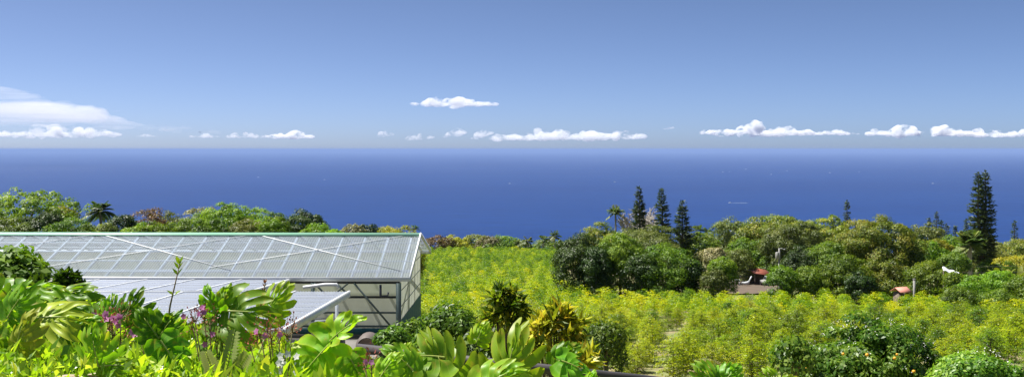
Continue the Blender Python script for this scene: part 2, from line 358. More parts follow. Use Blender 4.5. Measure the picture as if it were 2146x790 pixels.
def pine_tree(px, D, pw, ytop, label, seed, mat='pine', group='columnar pines', twin=False, lean=0.0, wh=0.42, gaps=0.0, loose=False):
    rng = np.random.default_rng(seed); loc = on(px, D); s = D / F
    h = -(ytop - HY) * s - loc.z; R = pw * s / 2
    t = empty('pine_tree', loc, 0, label, 'pine tree', group)
    mb = MB(); tb = MB()
    stems = [(0, 0, h)] if not twin else [(-R * 0.30, 0, h - 0.25), (R * 0.34, 0.25, h)]
    for (ox, oy, hh) in stems:
        tb.tube([(0, 0, -0.5), (ox * 0.2, 0, hh * 0.3), (ox, oy, hh * 0.62), (ox * 0.9 + lean * hh, oy, hh * 0.99)],
                [0.022 * h, 0.016 * h, 0.010 * h, 0.02], 7)
        z = hh * (0.14 if not twin else 0.16)
        zj = wh * .5
        while z < hh - 0.15:
            q = z / hh
            rr = R * (0.98 - 0.1 * q) * (1 if q < 0.5 else max(0.08, 1 - ((q - 0.5) / 0.5) ** 1.6 * 0.93))
            if twin: rr *= (0.72 if q > 0.45 else 1.0)
            if loose and q < 0.35: rr *= 0.85
            fx = np.interp(q, [0, .3, .62, 1], [0, .2, 1, .9]) * ox + lean * hh * max(0, (q - 0.62) / 0.38)
            nb = int(rng.integers(7, 11)); a0 = rng.uniform(0, 6.28)
            for k in range(nb):
                if rng.uniform() < gaps * (1.3 - q): continue
                a = a0 + k * 6.283 / nb + rng.uniform(-.25, .25); L_ = rr * rng.uniform(0.6, 1.12)
                n = max(7, int(26 * L_ / 0.9 * (1.0 if D < 170 else 0.6)))
                u = rng.uniform(0.15, 1, n) ** 0.7
                dx, dy = math.cos(a), math.sin(a)
                rise = 0.10 * L_
                pt = np.stack([fx + dx * u * L_, oy + dy * u * L_, z + rise * u * u + rng.normal(0, .07, n) + rng.uniform(-.5, .5) * wh], 1)
                pt[:, :2] += rng.normal(0, 0.10, (n, 2)) * (0.3 + u[:, None])
                T_ = np.stack([dx + rng.normal(0, .5, n), dy + rng.normal(0, .5, n), 0.35 + rng.normal(0, .25, n)], 1)
                N_ = np.array([0, 0, 1.0]) + rng.normal(0, .6, (n, 3))
                leaves(mb, pt, T_, N_, rng.uniform(.28, .5, n), rng.uniform(.08, .16, n), np.clip(rng.beta(2, 2, n) + 0.15 * u - .1, 0, 1))
                tb.tube([(fx, oy, z - 0.05), (fx + dx * L_ * .9, oy + dy * L_ * .9, z + rise * .8)], [0.03, 0.012], 4, False)
            z += wh * rng.uniform(0.8, 1.25)
        n = 14
        leaves(mb, np.array([[ox * .9 + lean * hh, oy, hh - 0.3]] * n), np.stack([rng.normal(0, .35, n), rng.normal(0, .35, n), np.ones(n)], 1), rng.normal(0, 1, (n, 3)), .4, .1, 0.7)
    mb.build('crown', M[mat], t); tb.build('trunk', M['bark'], t, True)
    return t

def palm_tree(px, D, pr, yc, label, seed, mat='palm', nf=20, fan=False, group='palm trees', droop=0.7, name='palm_tree', trunk_r=0.15):
    """yc = pixel row of the crown's centre, pr = frond length in px"""
    rng = np.random.default_rng(seed); loc = on(px, D); s = D / F
    h = -(yc - HY) * s - loc.z; R = pr * s
    t = empty(name, loc, 0, label, 'palm tree', group)
    tb = MB(); tb.tube([(0, 0, -.5), (0.05, 0.05, h * .5), (0, 0, h)], [trunk_r * 1.3, trunk_r, trunk_r * .9], 8)
    tb.build('trunk', M['bark_pale'], t, True)
    mb = MB()
    for k in range(nf):
        a = k * 2.399 + rng.uniform(-.2, .2); el = rng.uniform(-0.25, 1.25)
        dx, dy = math.cos(a), math.sin(a)
        n = 26; u = np.linspace(0.12, 1, n)
        Lf = R * rng.uniform(.85, 1.1)
        x = Lf * (u * math.cos(el) ); z = Lf * (u * math.sin(el) - droop * 0.55 * u * u * (0.5 + math.cos(el) * .6))
        c = np.stack([dx * x, dy * x, h + z], 1)
        tan = np.gradient(c, axis=0)
        side = np.array([-dy, dx, 0.0])
        var = np.clip(rng.uniform(0.15, 0.85) + rng.normal(0, .1, n), 0, 1)
        ll = R * (0.34 * np.sin(np.pi * np.clip(u, 0.05, 0.97)) ** 0.6 + 0.04)
        for sg in (-1, 1):
            T_ = nrm(tan) * 0.75 + side * sg + np.array([0, 0, -0.25])
            N_ = np.array([0, 0, 1.0]) + side * -sg * 0.4 + rng.normal(0, .15, (n, 3))
            leaves(mb, c, T_, N_, ll, R * 0.055, var, 0.02)
        mb.tube([tuple(c[i]) for i in (0, 8, 16, 25)], [R * .012, R * .01, R * .007, R * .003], 4, False, var=var[0])
    mb.build('crown', M[mat], t)
    return t

# ---------------------------------------------------------------- coffee
def coffee_mb(rng, h=2.1, r=1.0, nbr=34, npair=9, ll=0.15, lw=0.062, jit=.05):
    mb = MB(); tb = MB()
    nst = int(rng.integers(1, 4))
    for sidx in range(nst):
        a = rng.uniform(0, 6.28); o = 0.0 if sidx == 0 else rng.uniform(.15, .4); hh = h * (1 if sidx == 0 else rng.uniform(.7, .95))
        ox, oy = math.cos(a) * o, math.sin(a) * o
        tb.tube([(ox * .2, oy * .2, -.3), (ox, oy, hh * .5), (ox * 1.1, oy * 1.1, hh * .97)], [.035, .024, .01], 5)
        nb = nbr // nst + 4
        for k in range(nb):
            q = (k + rng.uniform(0, 1)) / nb; z = hh * (0.08 + 0.92 * q)
            L_ = r * (.78 + .5 * q if q < .45 else 1 - ((q - .45) / .55) ** 1.8 * .8) * rng.uniform(.65, 1.15)
            al = k * 2.4 + rng.uniform(-.4, .4); dx, dy = math.cos(al), math.sin(al)
            n = max(3, int(npair * L_ / r + 1)); u = np.linspace(.22, 1, n)
            rise = rng.uniform(0.0, 0.55) + 0.45 * q
            c = np.stack([ox + dx * u * L_, oy + dy * u * L_, z + L_ * (rise * u - .42 * u * u)], 1)
            side = np.array([-dy, dx, 0.0])
            for sg in (-1, 1):
                T_ = side * sg + np.array([dx, dy, 0]) * .55 + np.array([0, 0, -.25]) + rng.normal(0, .22, (n, 3))
                N_ = np.array([0, 0, 1.0]) + rng.normal(0, .45, (n, 3))
                leaves(mb, c + rng.normal(0, jit, (n, 3)), T_, N_, ll * rng.uniform(.75, 1.2, n), lw * rng.uniform(.8, 1.2, n),
                       np.clip(0.18 + 0.5 * rng.beta(2, 2, n) + 0.28 * (u - .5) + rng.uniform(-.1, .1), 0, 1))
            tb.tube([(ox, oy, z), (ox + dx * L_ * .9, oy + dy * L_ * .9, z + L_ * (rise * .9 - .34))], [.009, .004], 3, False)
        n = 8; leaves(mb, np.array([[ox * 1.1, oy * 1.1, hh * .95]] * n), np.stack([rng.normal(0, .7, n), rng.normal(0, .7, n), np.full(n, .8)], 1), rng.normal(0, 1, (n, 3)), ll, lw, .85)
    return mb, tb

CLOUDS = True
print('helpers ok')
# ================================================================ WORLD, SUN, CAMERA
SUN_EL, SUN_ROT = 62.0, -68.0
w = bpy.data.worlds.new('World'); S.world = w; w.use_nodes = True
nt = w.node_tree; nt.nodes.clear()
wo = nt.nodes.new('ShaderNodeOutputWorld'); bg = nt.nodes.new('ShaderNodeBackground'); sk = nt.nodes.new('ShaderNodeTexSky')
sk.sky_type = 'NISHITA'; sk.sun_disc = False; sk.sun_elevation = rad(SUN_EL); sk.sun_rotation = rad(SUN_ROT)
sk.altitude = 0; sk.air_density = 0.3; sk.dust_density = 0.7; sk.ozone_density = 5.0
bg.inputs['Strength'].default_value = 0.080
wt = nt.nodes.new('ShaderNodeMix'); wt.data_type = 'RGBA'; wt.blend_type = 'MULTIPLY'; wt.inputs['Factor'].default_value = 1; wt.inputs['B'].default_value = (1.02, 1.0, 0.995, 1)
nt.links.new(sk.outputs[0], wt.inputs['A']); nt.links.new(wt.outputs['Result'], bg.inputs['Color']); nt.links.new(bg.outputs[0], wo.inputs['Surface'])
sun = bpy.data.lights.new('sun', 'SUN'); sun.energy = 4.8; sun.angle = rad(0.5); sun.color = (1.0, 0.96, 0.88)
so = bpy.data.objects.new('sun', sun); COL.objects.link(so)
sd = Vector((math.sin(rad(SUN_ROT)) * math.cos(rad(SUN_EL)), math.cos(rad(SUN_ROT)) * math.cos(rad(SUN_EL)), math.sin(rad(SUN_EL))))
so.rotation_euler = sd.to_track_quat('Z', 'Y').to_euler()
cam = bpy.data.cameras.new('camera'); co = bpy.data.objects.new('camera', cam); COL.objects.link(co)
co.location = (0, 0, 0); co.rotation_euler = (rad(90), 0, 0)
cam.sensor_width = 36; cam.lens = 36 * F / 2146; cam.shift_y = (HY - 395) / 2146; cam.clip_start = 0.1; cam.clip_end = 2.0e6
S.camera = co
S.view_settings.view_transform = 'Standard'; S.view_settings.look = 'None'; S.view_settings.exposure = 1.0; S.view_settings.gamma = 1
S.view_settings.use_curve_mapping = False
cy = S.cycles; cy.max_bounces = 8; cy.diffuse_bounces = 3; cy.glossy_bounces = 2; cy.transmission_bounces = 4
cy.transparent_max_bounces = 16; cy.volume_bounces = 5; cy.volume_step_rate = 0.25; cy.use_denoising = True; cy.caustics_reflective = False; cy.caustics_refractive = False

# ================================================================ TERRAIN, SEA, HAZE
xs = np.concatenate([np.linspace(-2500, -130, 12), np.linspace(-120, 120, 121), np.linspace(130, 2500, 12)])
ys = np.concatenate([np.linspace(-30, 120, 101), np.linspace(124, 320, 40), np.linspace(350, 1600, 26)])
XX, YY = np.meshgrid(xs, ys)
ZZ = np.interp(YY, GP_D, GP_Z)
ZZ += 0.10 * np.sin(XX * 0.7 + YY * 0.3) * np.cos(YY * 0.55 - XX * .2) * (YY > 12)
nx, ny = len(xs), len(ys)
idx = np.arange(nx * ny).reshape(ny, nx)
Fq = np.stack([idx[:-1, :-1], idx[:-1, 1:], idx[1:, 1:], idx[1:, :-1]], -1).reshape(-1, 4)
m, nt, out = nodes_of('grass_and_soil'); N = nt.nodes; L = nt.links
tc = N.new('ShaderNodeNewGeometry')
n1 = N.new('ShaderNodeTexNoise'); n1.inputs['Scale'].default_value = 0.45; n1.inputs['Detail'].default_value = 6
n2 = N.new('ShaderNodeTexNoise'); n2.inputs['Scale'].default_value = 5.0; n2.inputs['Detail'].default_value = 6
L.new(tc.outputs['Position'], n1.inputs['Vector']); L.new(tc.outputs['Position'], n2.inputs['Vector'])
r1 = N.new('ShaderNodeValToRGB'); e = r1.color_ramp.elements
e[0].position = .42; e[0].color = (0.16, 0.20, 0.06, 1); e[1].position = .62; e[1].color = (0.30, 0.23, 0.14, 1)
r2 = N.new('ShaderNodeValToRGB'); e = r2.color_ramp.elements
e[0].position = .3; e[0].color = (0.55, 0.6, 0.5, 1); e[1].position = .75; e[1].color = (1.15, 1.1, 1.0, 1)
mx = N.new('ShaderNodeMix'); mx.data_type = 'RGBA'; mx.blend_type = 'MULTIPLY'; mx.inputs['Factor'].default_value = 1
L.new(n1.outputs['Fac'], r1.inputs[0]); L.new(n2.outputs['Fac'], r2.inputs[0]); L.new(r1.outputs[0], mx.inputs['A']); L.new(r2.outputs[0], mx.inputs['B'])
pr = N.new('ShaderNodeBsdfPrincipled'); pr.inputs['Roughness'].default_value = 0.95; L.new(mx.outputs['Result'], pr.inputs['Base Color'])
bp = N.new('ShaderNodeBump'); bp.inputs['Strength'].default_value = .6; L.new(n2.outputs['Fac'], bp.inputs['Height']); L.new(bp.outputs[0], pr.inputs['Normal'])
L.new(pr.outputs[0], out.inputs['Surface'])
tag(obj('ground', mesh('ground', np.stack([XX, YY, ZZ], -1).reshape(-1, 3), Fq, smooth=True), m), kind='structure')

m, nt, out = nodes_of('deep_sea_water'); N = nt.nodes; L = nt.links
tc = N.new('ShaderNodeNewGeometry'); mp = N.new('ShaderNodeMapping'); mp.inputs['Scale'].default_value = (0.00012, 0.0006, 1)
n1 = N.new('ShaderNodeTexNoise'); n1.inputs['Scale'].default_value = 1; n1.inputs['Detail'].default_value = 8; n1.inputs['Roughness'].default_value = .62
L.new(tc.outputs['Position'], mp.inputs['Vector']); L.new(mp.outputs[0], n1.inputs['Vector'])
mx = N.new('ShaderNodeMix'); mx.data_type = 'RGBA'; mx.inputs['A'].default_value = (0.002, 0.021, 0.112, 1); mx.inputs['B'].default_value = (0.004, 0.029, 0.136, 1)
mr = N.new('ShaderNodeMapRange'); mr.inputs['From Min'].default_value = .35; mr.inputs['From Max'].default_value = .65
L.new(n1.outputs['Fac'], mr.inputs['Value']); L.new(mr.outputs[0], mx.inputs['Factor'])
mp2 = N.new('ShaderNodeMapping'); mp2.inputs['Scale'].default_value = (0.006, 0.02, 1)
n2 = N.new('ShaderNodeTexNoise'); n2.inputs['Scale'].default_value = 1; n2.inputs['Detail'].default_value = 5; n2.inputs['Roughness'].default_value = .7
L.new(tc.outputs['Position'], mp2.inputs['Vector']); L.new(mp2.outputs[0], n2.inputs['Vector'])
mr2 = N.new('ShaderNodeMapRange'); mr2.inputs['From Min'].default_value = .3; mr2.inputs['From Max'].default_value = .7; mr2.inputs['To Min'].default_value = .74; mr2.inputs['To Max'].default_value = 1.26
L.new(n2.outputs['Fac'], mr2.inputs['Value'])
mm = N.new('ShaderNodeMix'); mm.data_type = 'RGBA'; mm.blend_type = 'MULTIPLY'; mm.inputs['Factor'].default_value = 1
L.new(mx.outputs['Result'], mm.inputs['A']); L.new(mr2.outputs[0], mm.inputs['B'])
pr = N.new('ShaderNodeBsdfPrincipled'); pr.inputs['Roughness'].default_value = .5; pr.inputs['Specular IOR Level'].default_value = .07
L.new(mm.outputs['Result'], pr.inputs['Base Color']); L.new(pr.outputs[0], out.inputs['Surface'])
HALF = 400000
tag(obj('sea', mesh('sea', [(-HALF, 900, SEA), (HALF, 900, SEA), (HALF, HALF, SEA), (-HALF, HALF, SEA)], [(0, 1, 2, 3)]), m), kind='structure')

m, nt, out = nodes_of('sea_air'); N = nt.nodes; L = nt.links
pv = N.new('ShaderNodeVolumePrincipled'); pv.inputs['Color'].default_value = (0.32, 0.45, 0.73, 1); pv.inputs['Density'].default_value = 3.4e-5
pv.inputs['Anisotropy'].default_value = 0.0
L.new(pv.outputs[0], out.inputs['Volume'])
hb = MB(); hb.box((0, HALF / 2 - 500, (SEA - 45 + 20) / 2), (2 * HALF + 4000, HALF + 4000, -(SEA - 45) + 20))
tag(hb.build('haze', m), kind='stuff')

# ================================================================ CLOUDS (lit white puffs beyond the haze)
def cloud_mat(name, dist, size, stretch=(1, 1, 1), lo=.42, hi=.62, det=4):
    """cloud vapour; dist = metres of free path, size = metres of the billows"""
    m, nt, out = nodes_of(name); N = nt.nodes; L = nt.links
    tc = N.new('ShaderNodeNewGeometry'); mp = N.new('ShaderNodeMapping'); mp.inputs['Scale'].default_value = tuple(v / size for v in stretch)
    nz = N.new('ShaderNodeTexNoise'); nz.inputs['Scale'].default_value = 1; nz.inputs['Detail'].default_value = det; nz.inputs['Roughness'].default_value = .6
    L.new(tc.outputs['Position'], mp.inputs['Vector']); L.new(mp.outputs[0], nz.inputs['Vector'])
    mr = N.new('ShaderNodeMapRange'); mr.interpolation_type = 'SMOOTHSTEP'
    mr.inputs['From Min'].default_value = lo; mr.inputs['From Max'].default_value = hi; mr.inputs['To Max'].default_value = 1.0 / dist
    L.new(nz.outputs['Fac'], mr.inputs['Value'])
    pv = N.new('ShaderNodeVolumePrincipled'); pv.inputs['Color'].default_value = (.95, .965, .985, 1)
    L.new(mr.outputs[0], pv.inputs['Density'])
    L.new(pv.outputs[0], out.inputs['Volume'])
    return m
M['cloud'] = cloud_mat('cloud_puff', 95.0, 360, (1, .6, 1.3), .43, .57)
M['cloud_thin'] = cloud_mat('cloud_wisp', 220.0, 340, (1, .6, 1.3), .45, .62)
M['cloud_mid'] = cloud_mat('cloud_soft', 190.0, 380, (1, .6, 1.3), .40, .58)
M['cirrus'] = cloud_mat('cloud_veil', 650.0, 1500, (.22, .25, 4.6), .36, .70, 5)
ctex = bpy.data.textures.new('cloud_bumps', 'CLOUDS'); ctex.noise_scale = 300; ctex.noise_depth = 4
CD = 30000.0; CS = CD / F
def cloud(x0, x1, yt, yb, label, seed, mat='cloud', peaks=None, slant=0.0, group=None, flat=False, CD=30000.0):
    CS = CD / F; rng = np.random.default_rng(seed)
    W = (x1 - x0) * CS; H = (yb - yt) * CS
    c = P((x0 + x1) / 2, yb, CD)
    mb = MB(); n = int(max(6, W / H * 5))
    for k in range(n):
        u = (k + rng.uniform(0, 1)) / n
        env = math.sin(math.pi * min(max(u, .04), .96)) ** .45
        if peaks: env *= max(0.35, max(a * math.exp(-((u - p) / s) ** 2) for p, s, a in peaks))
        else: env *= rng.uniform(.45, 1)
        r = H * .5 * env * rng.uniform(.55, 1)
        z = r * .5 + (H * env - 1.5 * r) * rng.uniform(0, 1)
        mb.sphere(((u - .5) * W + 0, rng.uniform(-.5, .5) * min(W, 6 * H) * .5, z + slant * (u - .5) * H), r, 10, 7, (1.5, 1.5, 1) if not flat else (3.2, 3, .5))
        if not flat: mb.sphere(((u - .5) * W, rng.uniform(-.5, .5) * H, H * .12 + slant * (u - .5) * H), H * .2, 8, 6, (2.4, 2, .9))
    o = mb.build('cloud', M[mat], loc=c, smooth=True)
    vs = max(14, H / 26)
    md = o.modifiers.new('r', 'REMESH'); md.mode = 'VOXEL'; md.voxel_size = vs; md.use_smooth_shade = True
    md = o.modifiers.new('d', 'DISPLACE'); md.texture = ctex; md.strength = H * (.25 if flat else .4); md.mid_level = .5; md.texture_coords = 'GLOBAL'
    md = o.modifiers.new('s', 'SMOOTH'); md.iterations = 2
    return tag(o, label, 'cloud', group)
if CLOUDS:
    G = 'small white clouds low over the sea'
    cl = [
     (1468, 1502, 262, 281, 'small round white cloud left of the tallest cumulus over the sea', 'cloud', None, 0),
     (1500, 1702, 249, 283, 'tallest white cumulus bank, with two peaks, above the sea right of the three dark pines', 'cloud', [(.37, .11, 1), (.74, .14, .72), (.1, .1, .4)], 0),
     (1698, 1800, 268, 283, 'low flat white cloud trailing right from the tallest cumulus', 'cloud', None, 0),
     (1817, 1862, 262, 283, 'small pair of white puffs over the sea just left of a bright dome cloud', 'cloud', None, 0),
     (1860, 1930, 255, 284, 'bright dome shaped white cloud standing alone on the horizon at right', 'cloud', [(.5, .4, 1)], 0),
     (1942, 2034, 255, 284, 'white cumulus with a domed top to the left above the tall twin topped pine', 'cloud', [(.35, .3, 1), (.8, .2, .6)], 0),
     (2032, 2180, 261, 286, 'long white cloud bank cut by the right edge of the photo', 'cloud', [(.25, .14, 1), (.8, .2, 1)], 0),
     (1035, 1345, 259, 292, 'long faint ragged cloud bank over the middle of the sea', 'cloud_mid', [(.3, .1, .9), (.42, .1, .7), (.66, .09, .8), (.88, .1, 1), (.1, .06, .6)], .1),
     (934, 972, 260, 284, 'small slanting wisp of cloud left of the long faint cloud bank', 'cloud_thin', None, .4),
     (994, 1028, 266, 287, 'small faint puff at the left end of the long faint cloud bank', 'cloud_thin', None, .6),
     (855, 902, 271, 292, 'faint double puff under the lone bright high cloud', 'cloud_thin', None, .2),
     (791, 818, 269, 287, 'tiny tilted puff below and left of the lone bright high cloud', 'cloud_thin', None, .35),
     (1392, 1414, 258, 271, 'tiny isolated puff above the three dark pines', 'cloud_thin', None, .35),
     (402, 458, 274, 288, 'small low white cloud, the leftmost of three in a row at centre left', 'cloud_thin', None, 0),
     (480, 550, 271, 288, 'small low white cloud, the middle one of three in a row at centre left', 'cloud_thin', None, 0),
     (553, 657, 267, 289, 'widest of the three low white clouds in a row at centre left', 'cloud', [(.65, .2, 1), (.25, .2, .6)], 0),
     (288, 328, 278, 287, 'faint flat scrap of cloud right of the big bank on the left horizon', 'cloud_thin', None, 0),
     (866, 1034, 194, 222, 'lone bright elongated cloud high above the sea in mid picture', 'cloud', [(.38, .5, .9), (.64, .10, .85)], 0),
     (-60, 238, 254, 286, 'large puffy white cloud bank on the left horizon under the veil', 'cloud_mid', [(.15, .2, .6), (.55, .12, .9), (.72, .1, .9), (.9, .12, 1)], .0),
    ]
    for i, (a, b, c_, d, lb, mt, pk, sl) in enumerate(cl):
        cloud(a, b, c_, d, lb, 40 + i, mt, pk, sl, G if d > 240 else None, CD=30000.0 if d > 240 else 20000.0)
    cloud(-160, 470, 196, 272, 'broad thin veil of high cloud stretching in from the left edge', 77, 'cirrus', [(.2, .45, 1.2), (.8, .3, .3)], -.25, flat=True, CD=18000.0)
    cloud(-90, 250, 168, 225, 'upper white streaks of thin cloud at the left edge above the veil', 78, 'cirrus', [(.2, .35, 1.0), (.7, .2, .35)], -.45, flat=True, CD=18000.0)

# ================================================================ BOATS
wk = solid('boat_wake_foam', (.5, .56, .62), .7, c2=(.3, .4, .5), scale=.3)
boats = [(541, 372, 0), (680, 377, 0), (1068, 385, 1), (1288, 382, 0), (1515, 361, 0), (1528, 360.5, 0), (1563, 355, 0), (1616, 366, 0), (1649, 359, 0), (1739, 362.5, 0), (1800, 361, 0), (1955, 385, 1), (1530, 425.5, 2)]
blab = ['tiny white boat farthest left on the sea', 'tiny white boat second from the left on the sea, above the dark round tree', 'small white boat with a short wake in the middle of the sea', 'tiny white boat just left above the three dark pines',
        'left boat of a close pair of distant boats right of the three pines', 'right boat of a close pair of distant boats right of the three pines', 'tiny boat nearest the horizon, right above the close pair', 'tiny boat lowest of the distant cluster, midway between two others', 'tiny boat high in the distant cluster, above the broad dark tree hump',
        'tiny bright boat left above the lone small pine between the round trees', 'faintest tiny boat right above the lone small pine', 'small white boat with a short wake left of the tall twin topped pine', 'nearest boat, white with a long wake trailing right, right of the three pines']
def hull_mb(Lh):
    mb = MB(); b = Lh * .15
    V = []
    for t in np.linspace(0, 1, 7):
        wdt = b * (1 - max(0, (t - .45) / .55) ** 2.2) + .02; dk = Lh * (.09 + .05 * t * t)
        x = (t - .5) * Lh
        V += [(-x, -wdt, dk), (-x, -wdt * .55, -.3), (-x, wdt * .55, -.3), (-x, wdt, dk)]
    Fq = []
    for i in range(6):
        for k in range(4):
            a = i * 4 + k; c = i * 4 + (k + 1) % 4
            Fq.append((a, c, c + 4, a + 4))
    Fq += [(0, 3, 2, 1), (24, 25, 26, 27)]
    return mb.add(V, Fq)
for i, (px, py, wkl) in enumerate(boats):
    D = -SEA * F / (py - HY); Lh = 15 + D * 0.00075
    c = P(px, py, D); c.z = SEA
    t = empty('boat', c, rad([0, 20, -8, 35, 10, 60, -20, 30, -30, 15, 50, -12, 3][i]), blab[i], 'boat', 'boats far out on the sea')
    hull_mb(Lh).build('hull', M['white'], t)
    cb = MB(); cb.box((Lh * .02, 0, Lh * .15), (Lh * .34, Lh * .2, Lh * .10)); cb.box((Lh * .04, 0, Lh * .225), (Lh * .2, Lh * .16, Lh * .06)); cb.bar((Lh * .06, 0, Lh * .25), (Lh * .06, 0, Lh * .38), Lh * .012)
    cb.build('cabin', M['white'], t)
    wb = MB(); ln = [22, 60, 150][wkl] * D / 9000
    Vw = []; kk = 9
    for j in range(kk):
        u = j / (kk - 1); ww = Lh * .12 + ln * .07 * (u ** .6) * (1 - .6 * u)
        Vw += [(Lh * .3 + u * ln, -ww, .35 - .2 * u), (Lh * .3 + u * ln, ww, .35 - .2 * u)]
    wb.add(Vw, [(2 * j, 2 * j + 1, 2 * j + 3, 2 * j + 2) for j in range(kk - 1)])
    wb.build('wake', wk, t)

# ================================================================ GLASSHOUSE (corrugated shed)
BA = rad(1.0)     # turned one degree: ridge runs slightly away to the left
b0 = P(858, 582, 41.0)
bl = empty('farm_building', (b0.x, b0.y, 0), -BA * -1, 'long farm building with a clear corrugated gable roof, green ridge and cream and teal walls', 'building')
bl.rotation_euler = (0, 0, -BA)
ZE, ZR, ZF = -5.22, -3.80, -4.97       # eave, ridge, far eave heights
VR, VF = 3.95, 8.4
LB = 27.0
def corr(mb, u0, u1, pa, pb, period=.11, amp=.014, axis='x'):
    """sheet between point line a (at u) and b; pa, pb = (v,z)"""
    n = int((u1 - u0) / period * 4); us = np.linspace(u0, u1, n + 1)
    rows = 2; V = []
    for k in range(rows):
        v = pa[0] + (pb[0] - pa[0]) * k / (rows - 1); z = pa[1] + (pb[1] - pa[1]) * k / (rows - 1)
        V.append(np.stack([us, np.full(n + 1, v), z + amp * np.sin(us * 2 * np.pi / period)], 1))
    V = np.concatenate(V); i = np.arange(n)
    mb.add(V, np.stack([i, i + 1, i + n + 2, i + n + 1], 1))
mb = MB(); corr(mb, -LB, 0.0, (0, ZE), (VR, ZR)); rf = mb.build('roof', M['roof'], bl, True)
mb = MB(); corr(mb, -LB, 0.0, (VF, ZF), (VR, ZR)); mb.build('roof', M['roof'], bl, True)
mb = MB(); mb.bar((-LB, VR - .13, ZR - .005), (.03, VR - .13, ZR - .005), .30, .035, (0, -.33, 1)); mb.bar((-LB, VR + .13, ZR - .01), (.03, VR + .13, ZR - .01), .28, .035, (0, .3, 1)); mb.build('ridge_cap', M['ridge'], rf)
def slope(v): return ZE + (ZR - ZE) * v / VR if v <= VR else ZR + (ZF - ZR) * (v - VR) / (VF - VR)
mb = MB(); mb.bar((-LB, -.03, ZE - .09), (.06, -.03, ZE - .09), .05, .17); mb.build('eave_fascia', M['white'], rf)
mb = MB(); mb.bar((.035, -.02, ZE - .02), (.035, VR, ZR - .02), .06, .17); mb.build('gable_fascia', M['white'], rf)
mb = MB(); mb.bar((.035, VR, ZR - .02), (.035, VF, ZF - .02), .06, .17)
mb.bar((-LB, VF + .02, ZF - .09), (.06, VF + .02, ZF - .09), .05, .17); mb.build('gable_fascia', M['white'], rf)
for u in np.arange(-0.35, -LB, -1.02):
    mb = MB(); mb.bar((u, .05, ZE - .072), (u, VR, ZR - .072), .08, .09); mb.bar((u, VR, ZR - .072), (u, VF - .05, ZF - .072), .08, .09)
    mb.build('rafter', M['white'], bl)
for v in (.5, .62, 1.45, 2.3, 3.15):
    mb = MB(); mb.bar((-LB, v, slope(v) - .044), (-.02, v, slope(v) - .044), .06, .04, (0, -.34, 1)); mb.build('purlin', M['white'], bl)
for v in (4.8, 5.8, 6.9, 8.0):
    mb = MB(); mb.bar((-LB, v, slope(v) - .145), (-.02, v, slope(v) - .145), .08, .045); mb.build('purlin', M['white'], bl)
for k in range(4):
    u0 = -.45 - 7.05 * k
    mb = MB(); mb.bar((u0, .5, slope(.5) + .03), (u0 - 6.7, VR - .2, slope(VR - .2) + .03), .038, .012, (0, -.34, 1)); mb.build('brace_strap', M['white'], rf)
    mb = MB(); mb.bar((u0 - 8.0, .7, slope(.7) + .045), (u0 - .1, VR - .2, slope(VR - .2) + .045), .026, .012, (0, -.34, 1)); mb.build('brace_strap', M['white'], rf)
# walls
UW = -.42; V0, V1 = .35, 8.0; ZB = -7.62
def wall_quad(mb, pts): mb.add(pts, [(0, 1, 2, 3)])
mb = MB()
mb.add([(UW, V0, -7.06), (UW, VR, -7.06), (UW, VR, ZR - .2), (UW, V0, slope(V0) - .2)], [(0, 1, 2, 3)])
mb.add([(UW, VR, -7.06), (UW, V1, -7.06), (UW, V1, slope(V1) - .2), (UW, VR, ZR - .2)], [(0, 1, 2, 3)])
gw = mb.build('gable_wall', M['wallsheet'], bl)
for z in (-6.5, -5.85, -5.2, -4.6):
    va = V0; vb = V1
    if z > slope(V0) - .2: va = (z - ZE + .2) / (ZR - ZE) * VR
    if z > slope(V1) - .2: vb = VR + (z + .2 - ZR) / (ZF - ZR) * (VF - VR)
    mb = MB(); mb.bar((UW + .012, va, z), (UW + .012, vb, z), .02, .035); mb.build('panel_seam', solid('seam', (.50, .49, .37)) if 'seam' not in MATS else MATS['seam'], gw)
    MATS['seam'] = mb and bpy.data.materials['seam']
for v in (2.9, 5.5):
    mb = MB(); mb.bar((UW + .014, v, -7.06), (UW + .014, v, slope(v) - .22), .03, .02, (1, 0, 0)); mb.build('panel_seam', MATS['seam'], gw)
mb = MB(); n = 60; vs = np.linspace(V0, V1, n + 1)
V = np.concatenate([np.stack([UW + .02 + .02 * np.sin(vs * 2 * np.pi / .3), vs, np.full(n + 1, z)], 1) for z in (-10.2, -7.05)]); i = np.arange(n)
mb.add(V, np.stack([i, i + 1, i + n + 2, i + n + 1], 1)); mb.build('lower_wall', M['teal'], bl, True)
mb = MB(); mb.box((-LB / 2 - UW / 2, V0 - .02, -7.5), (LB - .5, .05, .26)); mb.build('lower_wall', M['teal'], bl)
# front sheets behind the frame
mb = MB(); corr(mb, -LB, UW - .1, (V0 + .12, -7.38), (V0 + .12, -6.15), .2, .012); mb.build('front_wall', M['wallsheet'], bl, True)
mb = MB(); mb.add([(-LB, V1, -9.8), (UW, V1, -9.8), (UW, V1, slope(V1) - .2), (-LB, V1, slope(V1) - .2)], [(0, 1, 2, 3)]); mb.build('rear_wall', M['wallsheet'], bl)
mb = MB(); mb.box((-LB / 2, (V0 + V1) / 2, -7.72), (LB - 1, V1 - V0 - .1, .16)); mb.build('floor_slab', M['concrete'], bl)
mb = MB(); mb.box((-LB / 2, 1.0, -8.9), (LB - 1.4, .3, 2.2)); mb.box((-1.2, 4.5, -9.4), (.3, 6.6, 2.6)); mb.build('foundation', M['concrete'], bl)
for k, u in enumerate(np.arange(UW - .06, -LB, -3.55)):
    mb = MB(); mb.box((u, V0 - .05, (ZE - .28 - 8.9) / 2), (.20 if k == 0 else .13, .16, 8.9 + ZE - .28)); mb.build('post', M['steel'], bl)
